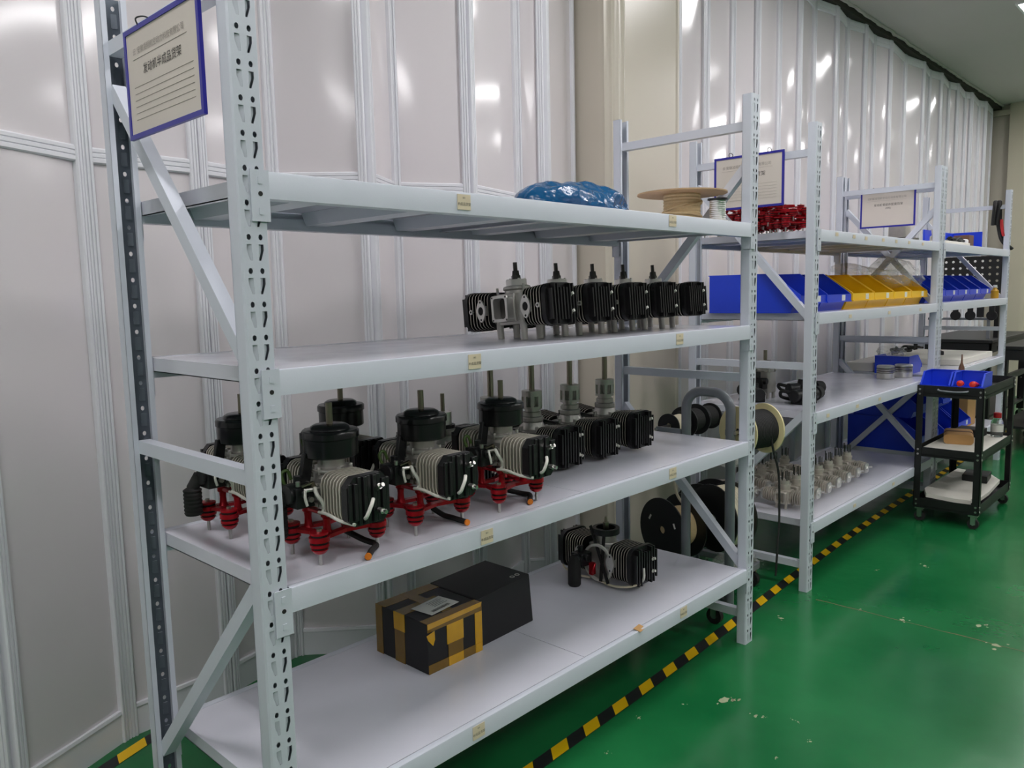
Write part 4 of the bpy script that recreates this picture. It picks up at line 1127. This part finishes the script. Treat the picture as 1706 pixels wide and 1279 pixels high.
# ------------------------------------------------------------------ bottom shelf of the far racks
bin_thing('storage_bin', 'large dark blue bin on the bottom shelf of the farthest rack, left end', 'bin', (4.56, 0.13, zs4), 0, 0.34, 0.44, 0.20, 'blue_plastic', None, 0.5, False)
bin_thing('storage_bin', 'blue bin stacked on the large dark blue bin under the foam boards', 'bin', (4.56, 0.16, zs4+0.206), 0, 0.32, 0.38, 0.17, 'blue_plastic', None, 0.45, False)
bin_thing('storage_bin', 'tilted-front blue bin seen through the trolley, near the kraft carton', 'bin', (4.98, 0.12, zs4), 0, 0.30, 0.42, 0.19, 'blue_plastic', None, 0.42)
bin_thing('storage_bin', 'blue bin on the bottom shelf of the farthest rack just before the kraft carton', 'bin', (5.31, 0.12, zs4), 0, 0.30, 0.42, 0.19, 'blue_plastic', None, 0.42)
bin_thing('storage_bin', 'blue bin stacked crooked on the bins beside the kraft carton', 'bin', (5.14, 0.18, zs4+0.198), 0, 0.28, 0.34, 0.14, 'blue_plastic', None, 0.42)
t = thing('kraft_carton', 'tall brown kraft carton on the bottom shelf of the farthest rack', 'box', (5.62, 0.26, zs4))
obj('body', B().box(-0.11, 0.11, -0.11, 0.11, 0, 0.30), 'kraft', t, bevel=0.003); obj('flap', B().box(-0.11, 0.11, -0.11, 0.11, 0.3005, 0.304), 'kraft_dark', t)
# ------------------------------------------------------------------ top shelf of the far racks
ztf = 1.5585
def junk_heap():
    t = thing('engine_casting', 'grey engine with upright tubes on top of the farthest rack, by its near post', 'engine', (4.50, 0.33, ztf))
    b = B(); b.box(-0.10, 0.10, -0.08, 0.08, 0, 0.05); b.prism(rrect(0.12, 0.10, 0.02), 'z', 0.05, 0.12)
    obj('block', b, 'cast_alu', t, bevel=0.004)
    b = B()
    for k in range(6): b.box(-0.105, 0.105, -0.085, 0.085, 0.006+0.008*k, 0.010+0.008*k)
    stuff(obj('cooling_fins', b, 'steel_dark', t, smooth=0))
    for k in range(5):
        a = k*1.3; obj('upright_tube', B().cyl((0.04*math.cos(a), 0.03*math.sin(a), 0.10), (0.06*math.cos(a)+0.02, 0.04*math.sin(a), 0.19+0.02*(k % 3)), 0.010, n=8), 'steel_dark', t)
junk_heap()
t = thing('document_tray', 'blue tray tilted on top of the farthest rack', 'tray', (5.33, 0.34, ztf))
b = B(); b.box(-0.33, 0.33, -0.012, 0.0, 0.0, 0.125); b.box(0.318, 0.33, -0.20, 0.0, 0.0, 0.125); b.box(-0.33, 0.33, -0.20, -0.012, 0.0, 0.006)
obj('body', b, 'blue_plastic', t, bevel=0.002)
slab('white sheet of foam in front of the blue tray on top of the farthest rack', 4.46, 5.05, 0.07, 0.22, ztf+0.0005, 0.022)
t = thing('wire_harness', 'black wire bundle in the blue tray on top of the farthest rack', 'cable', (5.18, 0.20, ztf+0.0065)); rnd = random.Random(9)
for k in range(6): obj('wire', B().tube([(rnd.uniform(-.12, .12), rnd.uniform(-.035, .05), 0.012+rnd.uniform(0, 0.055)) for i in range(5)], 0.010, 7), 'black_rubber', t)
t = thing('bottle_carton', 'small brown patterned carton in the blue tray on top of the farthest rack', 'box', (5.50, 0.22, ztf+0.0065)); obj('body', B().box(-0.06, 0.06, -0.05, 0.05, 0, 0.09), 'brown', t, bevel=0.003); obj('wrap', B().box(-0.13, -0.065, -0.05, 0.03, 0, 0.06), 'white_paper', t, bevel=0.01)
t = thing('valve', 'small chrome valve on top of the farthest rack right of its near post', 'fitting', (4.62, 0.16, ztf+0.0235))
obj('body', B().lathe([(0.02, 0), (0.03, 0.01), (0.03, 0.03), (0.018, 0.04), (0.022, 0.06), (0.022, 0.075), (0.004, 0.08)], n=16), 'machined', t); obj('stem', B().cyl((0, 0, 0.06), (-0.04, 0, 0.065), 0.009, n=8), 'machined', t)
# cable bundle over the end brace
t = thing('cable_bundle', 'bundle of black cables with red wires hanging over the end frame of the farthest rack', 'cable', (5.975, 0.12, 1.90))
rnd = random.Random(6)
for k in range(7):
    o1, o2 = rnd.uniform(-.018, .018), rnd.uniform(-.022, .022)
    obj('cable', B().tube([(-0.03+o1, o2+0.01, -0.16), (-0.035+o1, o2*1.2, -0.05), (-0.008, o2*1.4, 0.012), (0.03+o1, o2, -0.06), (0.022, o2*.6-.01, -0.17), (0.02+o1*.6, o2*.5-.035, -0.27), (0.05, o2*.5-.09, -0.335)], 0.010, 7), 'black_rubber', t)
for k in range(2): obj('red_lead', B().tube([(-0.004, -0.030+0.006*k, -0.12), (-0.004, -0.036+.008*k, -0.18), (0.0, -0.046+.006*k, -0.24)], 0.0065, 7), 'red_wire', t)
# amber bottle beside the last blue bin
t = thing('bottle', 'small amber bottle at the end of the blue bins on the farthest rack', 'bottle', (5.905, 0.10, zs2)); obj('body', B().lathe([(0.024, 0), (0.026, 0.004), (0.026, 0.055), (0.012, 0.07), (0.012, 0.08)], n=16), 'amber', t); obj('cap', B().lathe([(0.014, 0.078), (0.014, 0.096), (0.003, 0.097)], n=14), 'white_paper', t)
# ------------------------------------------------------------------ spool cart between the racks
t = thing('spool_cart', 'grey tube cart holding cable reels between the two nearest racks', 'cart', (2.0, 0.0, 0.0))
def u_tube(x, ya, yb, zt, r=0.019):
    R = 0.07; pts = [(x, ya, 0.09), (x, ya, 0.5)]
    pts += [(x, ya+R-R*math.cos(a*PI/12), zt-R+R*math.sin(a*PI/12)) for a in range(7)]
    pts += [(x, yb-R+R*math.sin(a*PI/12), zt-R+R*math.cos(a*PI/12)) for a in range(7)]
    pts += [(x, yb, 0.5), (x, yb, 0.09)]
    return B().tube(pts, r, 14, smooth=False)
obj('tube_frame', u_tube(-0.012, 0.125, 0.318, 0.925), 'tube_grey', t, smooth=1.2)
obj('rear_post', B().tube([(0.455, 0.30, 0.09), (0.455, 0.30, 0.4), (0.455, 0.30, 0.78)], 0.019, 12), 'tube_grey', t, smooth=1.2)
b = B()
for (p, q) in (((-0.012, 0.11, 0.10), (-0.012, 0.52, 0.10)), ((0.455, 0.23, 0.10), (0.455, 0.52, 0.10)), ((-0.012, 0.24, 0.10), (0.455, 0.24, 0.10)), ((-0.012, 0.335, 0.10), (0.455, 0.335, 0.10))): b.bar(p, q, 0.03, 0.03)
obj('base_frame', b, 'tube_grey', t, bevel=0.004)
for (y, z, a0, a1, r) in ((0.105, 0.775, -0.02, 0.03, 0.007), (0.455, 0.755, -0.02, 0.47, 0.007), (0.43, 0.325, 0.02, 0.47, 0.010), (0.285, 0.37, 0.15, 0.47, 0.010)):
    obj('axle', B().cyl((a0, y, z), (a1, y, z), r, n=12), 'steel_bolt', t)
for y0, y1, z, XS in ((0.105, 0.145, 0.775, (-0.012,)), (0.318, 0.455, 0.755, (-0.012, 0.455)), (0.30, 0.43, 0.325, (0.455,))):
    for x in XS: obj('axle_arm', B().bar((x, y0, z), (x, y1, z), 0.012, 0.022), 'tube_grey', t)
for x, y in ((-0.012, 0.185), (-0.012, 0.50), (0.455, 0.26), (0.455, 0.50)):
    b = B(); b.cyl((x-0.011, y, 0.032), (x+0.011, y, 0.032), 0.032, n=18); b.cyl((x-0.013, y, 0.032), (x+0.013, y, 0.032), 0.012, n=12, mi=1)
    b.box(x-0.017, x-0.013, y-0.012, y+0.012, 0.03, 0.075, 1); b.box(x+0.013, x+0.017, y-0.012, y+0.012, 0.03, 0.075, 1); b.box(x-0.017, x+0.017, y-0.016, y+0.016, 0.072, 0.086, 1)
    obj('caster', b, ['black_rubber', 'steel_bolt'], t)

def reel(label, loc, rf, rw, wd, mf, mw, hub=0.012, slots=False, pitch=0.008):
    t = thing('cable_reel', label, 'reel', loc, 0, None)
    for k, (x0, x1) in enumerate(((0, 0.006), (wd-0.006, wd))):
        b = B().ring(circ(rf, n=40), circ(hub, n=40), 'x', x0, x1)
        fo = obj('flange', b, mf, t)
        if slots and k == 0:
            b = B()
            for a, rr in ((0.5, 0.62), (2.7, 0.60)):
                b.bar((-0.0008, rf*rr*math.cos(a-.12), rf*rr*math.sin(a-.12)), (-0.0008, rf*rr*math.cos(a+.16), rf*rr*math.sin(a+.16)), 0.002, 0.008, (0, math.cos(a), math.sin(a)))
            obj('slot', b, 'white_paper', fo, smooth=0)
    b = B(); k = max(3, int(wd/pitch)); prof = []
    for i in range(k):
        a = 0.006+(wd-0.012)*i/k; dd = (wd-0.012)/k
        prof += [(rw-0.002, a), (rw, a+dd*0.5)]
    prof = [(hub+0.004, 0.006)]+prof+[(rw-0.002, wd-0.006), (hub+0.004, wd-0.006)]
    b.lathe(prof, axis='x', n=36)
    obj('cable_winding', b, mw, t)
    return t
reel('cream reel of black cable on the upper axle of the spool cart', (2.018, 0.112, 0.775), 0.098, 0.076, 0.150, 'cream_flange', 'black_rubber', 0.013).rotation_euler = (0, 0, -0.30)
reel('small black reel of white cable at the far left of the spool cart top', (2.075, 0.455, 0.755), 0.052, 0.040, 0.10, 'black_plastic', 'cream_cable')
reel('black reel of black wire on the upper axle, beside the white cable', (2.195, 0.455, 0.755), 0.068, 0.050, 0.11, 'black_plastic', 'black_rubber')
reel('black wire drum behind the cream reel on the cart', (2.325, 0.455, 0.755), 0.058, 0.048, 0.10, 'black_plastic', 'black_rubber')
reel('large black reel of beige cable on the lower left of the spool cart', (2.010, 0.445, 0.325), 0.135, 0.085, 0.125, 'black_plastic', 'tan_cord', 0.016, True).rotation_euler = (0, 0, -0.25)
reel('large black reel of white hose low on the cart beside its grey leg', (2.160, 0.295, 0.37), 0.142, 0.128, 0.115, 'black_plastic', 'cream_cable', 0.016, False, 0.013).rotation_euler = (0, 0, -0.30)
reel('large black reel at the back of the cart, mostly hidden', (2.30, 0.43, 0.325), 0.142, 0.11, 0.13, 'black_plastic', 'black_rubber', 0.016)
o = tag(obj('loose_cable', B().tube([(2.10, 0.020, 0.80), (2.115, 0.012, 0.70), (2.15, 0.005, 0.60), (2.16, 0.004, 0.42), (2.15, 0.005, 0.30), (2.15, 0.010, 0.19)], 0.0045, 8), 'black_rubber'), 'thin black cable hanging down from the cream reel', 'cable')
o = tag(obj('loose_cable', B().tube([(2.06, 0.42, 0.56), (2.065, 0.41, 0.48), (2.05, 0.36, 0.44), (2.04, 0.31, 0.475)], 0.006, 8), 'cream_cable'), 'white hose looping behind the grey cart leg', 'cable')
# crumpled clear wrap on the cart base
film_bag('crumpled clear wrap on the base of the spool cart', (2.05, 0.20, 0.155), 0.30, 0.16, 0.06, 4.0, (0, 0, 0.2))
film_bag('crumpled clear wrap tucked above the reels of the spool cart', (2.20, 0.30, 0.60), 0.22, 0.14, 0.05, 8.0, (0, 0, 0.1))

# ------------------------------------------------------------------ black three-tier trolley
tx, ty = 3.950, -0.290
TL, TW = 0.735, 0.328
t = thing('tool_trolley', 'black three-tier steel trolley standing in front of the farthest rack', 'trolley', (tx, ty, 0))
for px, sx in ((0, 1), (TL, -1)):
    for py, sy in ((0, 1), (TW, -1)):
        b = B(); b.box(min(px, px+sx*0.034), max(px, px+sx*0.034), min(py, py+sy*0.003), max(py, py+sy*0.003), 0.085, 0.770)
        b.box(min(px, px+sx*0.003), max(px, px+sx*0.003), min(py, py+sy*0.034), max(py, py+sy*0.034), 0.085, 0.770)
        po = obj('corner_post', b, 'trolley_black', t)
        b = B()
        for z in (0.722, 0.748, 0.385, 0.411, 0.100, 0.126):
            b.cyl((px-sx*0.0025, py+sy*0.016, z), (px+sx*0.001, py+sy*0.016, z), 0.0058, n=8)
            b.cyl((px+sx*0.016, py-sy*0.0025, z), (px+sx*0.016, py+sy*0.001, z), 0.0058, n=8)
        stuff(obj('bolts', b, 'steel_bolt', po))
        b = B(); cx, cy = px+sx*0.03, py+sy*0.03
        b.cyl((cx-0.010, cy, 0.028), (cx+0.010, cy, 0.028), 0.028, n=18); b.box(cx-0.016, cx-0.012, cy-0.012, cy+0.012, 0.025, 0.072, 1); b.box(cx+0.012, cx+0.016, cy-0.012, cy+0.012, 0.025, 0.072, 1); b.box(cx-0.022, cx+0.022, cy-0.022, cy+0.022, 0.070, 0.078, 1); b.cyl((cx-0.017, cy, 0.028), (cx+0.017, cy, 0.028), 0.007, n=8, mi=1)
        obj('caster', b, ['black_rubber', 'steel_bolt'], t)
for z0, z1, zp in ((0.708, 0.770, 0.728), (0.372, 0.425, 0.384), (0.080, 0.136, 0.092)):
    b = B(); e = 0.003
    b.box(e, TL-e, e, TW-e, zp-0.003, zp)
    b.box(e, TL-e, e, 2*e, z0, z1); b.box(e, TL-e, TW-2*e, TW-e, z0, z1); b.box(e, 2*e, 2*e, TW-2*e, z0, z1); b.box(TL-2*e, TL-e, 2*e, TW-2*e, z0, z1)
    tr = obj('tray', b, 'trolley_black', t)
    if z1 > 0.7:
        obj('handle', B().tube([(-0.001, 0.22, 0.752), (-0.016, 0.21, 0.748), (-0.018, 0.14, 0.744), (-0.016, 0.085, 0.748), (-0.001, 0.075, 0.750)], 0.0045, 8), 'tube_grey', tr)
# things on the trolley
tz = 0.7285
b1 = bin_thing('storage_bin', 'empty blue bin on the trolley top, left of two', 'bin', (tx+0.013, ty+0.242, tz), -PI/2, 0.150, 0.20, 0.110, 'blue_plastic', 'blue bins on the trolley', 0.40, False)
dup(b1, (tx+0.013, ty+0.086, tz), -PI/2, 'blue bin on the trolley top with two red screwdriver handles')
def screwdriver(label, loc, rz, tilt):
    t = thing('screwdriver', label, 'screwdriver', loc, rz); t.rotation_euler = (0, tilt, rz)
    obj('handle', B().lathe([(0.004, -0.004), (0.016, 0.0), (0.018, 0.02), (0.016, 0.045), (0.009, 0.055), (0.012, 0.075), (0.008, 0.085)], axis='x', n=14), 'red_plastic', t)
    obj('blade', B().cyl((0.085, 0, 0), (0.16, 0, 0), 0.0035, n=8), 'steel_bolt', t)
screwdriver('red-handled screwdriver in the trolley bin, left of two', (tx+0.020, ty+0.122, tz+0.060), 0.10, 0.12)
screwdriver('red-handled screwdriver in the trolley bin, right of two', (tx+0.022, ty+0.062, tz+0.058), -0.05, 0.12)
t2 = thing('hand_tool', 'grey pliers lying in the back of the trolley top tray', 'tool', (tx+0.36, ty+0.09, tz), 0.2)
obj('jaw', B().tube([(0, 0.0, 0.008), (0.05, 0.01, 0.01), (0.09, 0.0, 0.01)], 0.008, 8), 'steel_bolt', t2); obj('grip', B().tube([(-0.12, 0.025, 0.01), (-0.05, 0.02, 0.01), (0.0, 0.0, 0.01)], 0.009, 8), 'steel_dark', t2); obj('grip', B().tube([(-0.12, -0.025, 0.01), (-0.05, -0.02, 0.01), (0.0, 0.0, 0.01)], 0.009, 8), 'steel_dark', t2)
t2 = thing('grease_gun', 'dark pointed tool standing up at the back of the trolley top', 'tool', (tx+0.62, ty+0.262, tz))
obj('body', B().lathe([(0.016, 0), (0.017, 0.05), (0.016, 0.09), (0.006, 0.12), (0.003, 0.17)], n=14), 'brown', t2); obj('foot', B().lathe([(0.024, 0), (0.024, 0.006), (0.01, 0.007)], n=14), 'steel_dark', t2)
tm = 0.3845
slab('white sheet of foam on the middle tray of the trolley', tx+0.02, tx+0.70, ty+0.018, ty+0.305, tm, 0.030)
t2 = thing('kraft_parcel', 'brown kraft parcel on the middle tray of the trolley', 'parcel', (tx+0.36, ty+0.20, tm+0.031), 0.25)
obj('wrap', B().prism(rrect(0.15, 0.055, 0.02, 0, 0.0275), 'x', -0.12, 0.11), 'kraft', t2); obj('label_band', B().prism(rrect(0.153, 0.058, 0.02, 0, 0.0275), 'x', -0.01, 0.02), 'brown', t2)
slab('black folded cloth on the middle tray of the trolley', tx+0.52, tx+0.66, ty+0.12, ty+0.26, tm+0.031, 0.045, 'black_rubber', 0, 'cloth_pad')
def glass():
    m = bpy.data.materials.new('clear_glass'); m.use_nodes = True; nt = m.node_tree; b = nt.nodes['Principled BSDF']
    b.inputs['Base Color'].default_value = (0.86, 0.9, 0.88, 1); b.inputs['Roughness'].default_value = 0.05; b.inputs['Transmission Weight'].default_value = 0.9; b.inputs['IOR'].default_value = 1.2
    MATS['clear_glass'] = m
glass()
t2 = thing('jar', 'clear jar with a red cap on the middle tray of the trolley', 'jar', (tx+0.64, ty+0.065, tm+0.031))
obj('body', B().lathe([(0.030, 0), (0.033, 0.004), (0.033, 0.085), (0.024, 0.105), (0.018, 0.108), (0.018, 0.116)], n=20), 'clear_glass', t2); obj('cap', B().lathe([(0.021, 0.113), (0.021, 0.140), (0.016, 0.143), (0.003, 0.1435)], n=18), 'red_wire', t2); obj('paper_label', B().lathe([(0.0334, 0.03), (0.0334, 0.07)], n=20), 'white_paper', t2)
tbz = 0.0925
b = B(); pts = [(0.025, 0.13), (0.05, 0.05), (0.08, 0.06), (0.10, 0.03), (0.30, 0.02), (0.60, 0.03), (0.70, 0.10), (0.70, 0.28), (0.12, 0.305), (0.025, 0.27)]
b.prism(pts, 'z', 0.0, 0.022)
o = tag(obj('foam_sheet', b, 'foam_white', None, (tx, ty, tbz+0.03), smooth=0, bevel=0.003), 'torn white foam sheet on the bottom tray of the trolley', 'board'); o.rotation_euler = (0.06, -0.03, 0)
slab('black case on the torn foam sheet of the trolley bottom tray', tx+0.44, tx+0.62, ty+0.07, ty+0.20, tbz+0.072, 0.040, 'black_plastic', 0.1, 'tool_case')

# ------------------------------------------------------------------ black workbench and pegboard beyond the racks
def bench(label, x0, x1, y0, y1, z):
    t = thing('workbench', label, 'workbench', (x0, y0, 0)); L = x1-x0; W = y1-y0
    obj('top', B().box(0, L, 0, W, z-0.03, z), 'trolley_black', t, bevel=0.004)
    b = B(); b.box(0.01, L-0.01, 0.01, 0.025, z-0.11, z-0.03); b.box(0.01, L-0.01, W-0.025, W-0.01, z-0.11, z-0.03); b.box(0.01, 0.025, 0.01, W-0.01, z-0.11, z-0.03); b.box(L-0.025, L-0.01, 0.01, W-0.01, z-0.11, z-0.03)
    obj('apron', b, 'trolley_black', t)
    for px in (0.015, L-0.075):
        for py in (0.015, W-0.075):
            b = B(); b.box(px, px+0.06, py, py+0.06, 0.09, z-0.03)
            lg = obj('leg', b, 'trolley_black', t, bevel=0.003)
            b = B()
            for zz in (z-0.06, z-0.09, 0.4, 0.2): b.cyl((px-0.003, py+0.03, zz), (px+0.001, py+0.03, zz), 0.006, n=8)
            stuff(obj('bolts', b, 'steel_bolt', lg))
            b = B(); b.cyl((px+0.02, py+0.03, 0.04), (px+0.045, py+0.03, 0.04), 0.04, n=16); b.box(px+0.01, px+0.055, py+0.015, py+0.045, 0.075, 0.092, 1); b.box(px+0.012, px+0.018, py+0.015, py+0.045, 0.04, 0.08, 1)
            obj('caster', b, ['black_rubber', 'steel_bolt'], t)
    obj('shelf', B().box(0.02, L-0.02, 0.02, W-0.02, 0.17, 0.19), 'trolley_black', t)
    obj('front_rail', B().box(0.02, L-0.02, 0.015, 0.045, 0.44, 0.49), 'trolley_black', t)
    return t
bench('black steel workbench beyond the farthest rack, against the folding wall', 6.85, 8.35, 0.30, 0.93, 0.845)
bench('black steel workbench standing at the right edge of the picture', 6.45, 7.60, -0.42, 0.185, 0.825)
# pegboard with real holes
def pegboard(label, x, y0, y1, z0, z1, p=0.058):
    t = thing('pegboard', label, 'pegboard', (x, y0, z0))
    ny = int((y1-y0)/p); nz = int((z1-z0)/p); b = B(); n = 8; r = 0.011
    for i in range(ny):
        for j in range(nz):
            cy, cz = (i+.5)*p, (j+.5)*p
            I = [(cy+r*math.cos(2*PI*k/n+PI/8), cz+r*math.sin(2*PI*k/n+PI/8)) for k in range(n)]
            O = []
            for k in range(n):
                a = 2*PI*k/n+PI/8; c, s = math.cos(a), math.sin(a); m = max(abs(c), abs(s)); O.append((cy+p/2*c/m, cz+p/2*s/m))
            # corners as extra fill
            b.add([(0, *q) for q in I]+[(0, *q) for q in O], [(k, (k+1) % n, n+(k+1) % n, n+k) for k in range(n)])
            for k, (sy, sz) in ((0, (1, 1)), (2, (-1, 1)), (4, (-1, -1)), (6, (1, -1))):
                b.add([(0, *O[k]), (0, cy+sy*p/2, cz+sz*p/2), (0, *O[(k+1) % n])], [(0, 1, 2)])
    obj('perforated_sheet', b, 'trolley_black', t, smooth=0)
    W, H = ny*p, nz*p
    b = B().ring([(-.015, -.015), (W+.015, -.015), (W+.015, H+.015), (-.015, H+.015)], [(0, 0), (W, 0), (W, H), (0, H)], 'x', -0.008, 0.016)
    obj('edge_frame', b, 'trolley_black', t, smooth=0)
    for yy in (0.02, W-0.02): obj('stand_post', B().box(0.001, 0.03, yy-0.018, yy+0.018, 0.845-z0, 0.0), 'trolley_black', t, smooth=0)
    return t
pegboard('black perforated pegboard standing on the workbench behind the far blue bins', 7.20, 0.335, 0.860, 1.255, 1.60)
t = thing('tool_rail', 'grey rail with hanging black round paddles over the workbench', 'rail', (7.05, 0.36, 0.0))
obj('rail_bar', B().box(-0.01, 0.01, 0.0, 0.50, 1.005, 1.025), 'tube_grey', t, smooth=0)
for yy in (0.02, 0.48): obj('rail_post', B().box(-0.012, 0.012, yy-0.012, yy+0.012, 0.846, 1.005), 'tube_grey', t, smooth=0)
for k, (yy, rr) in enumerate(((0.345, 0.042), (0.23, 0.042), (0.065, 0.042))):
    b = B(); b.cyl((-0.022, yy-0.12+0.05, 1.045), (-0.012, yy-0.12+0.05, 1.045), rr, n=20); b.box(-0.024, -0.012, yy-0.07-0.022, yy-0.07+0.022, 1.07, 1.15)
    obj('paddle', b, 'black_plastic', t)
obj('paddle', B().box(-0.024, -0.012, 0.055, 0.11, 1.03, 1.17), 'black_plastic', t, smooth=0)

# ------------------------------------------------------------------ floor joint and chipped coating
rnd = random.Random(21)
b = B(); x = 2.478
pts = [(-0.02-0.06*i, x+rnd.uniform(-0.003, 0.003), rnd.uniform(0.001, 0.003)) for i in range(110)]
for (ya, xa, wa), (yc, xc, wc) in zip(pts, pts[1:]):
    b.add([(xa-wa, ya, 0.0009), (xa+wa, ya, 0.0009), (xc+wc, yc, 0.0009), (xc-wc, yc, 0.0009)], [(0, 1, 2, 3)])
obj('floor_joint', b, 'kraft_dark', floor, smooth=0)
def chip(cx, cy, r, sx=1.0):
    n = 11; P = [(cx+sx*r*(0.5+rnd.random())*math.cos(2*PI*i/n), cy+r*(0.5+rnd.random())*math.sin(2*PI*i/n)) for i in range(n)]
    obj('chip', B().add([(a, c, 0.0010) for a, c in P], [tuple(range(n))]), 'concrete', floor, smooth=0)
mat('concrete', (150, 158, 126), 0.8, 0, 0.2, 80)
for cx, cy, r, sx in ((1.47, -0.135, 0.018, 1.8), (1.49, -0.160, 0.010, 1.5), (1.445, -0.256, 0.010, 1.5), (1.46, -0.275, 0.006, 1), (2.197, 0.004, 0.013, 1.0), (1.498, -0.369, 0.005, 1), (1.50, -0.35, 0.004, 1), (2.488, -0.36, 0.014, 1), (2.47, -0.69, 0.022, 1), (2.62, -0.60, 0.014, 1.4), (1.36, -0.05, 0.006, 1), (1.20, 0.01, 0.006, 2), (3.2, -0.24, 0.012, 1.5), (3.0, -0.09, 0.008, 1), (1.42, -0.44, 0.006, 1), (1.28, -0.40, 0.005, 2), (0.98, -0.03, 0.006, 1), (2.49, -0.20, 0.008, 1)):
    chip(cx, cy, r*0.6, sx)
    for q in range(3): chip(cx+rnd.uniform(-2, 2)*r, cy+rnd.uniform(-2, 2)*r, r*rnd.uniform(0.15, 0.35), sx)
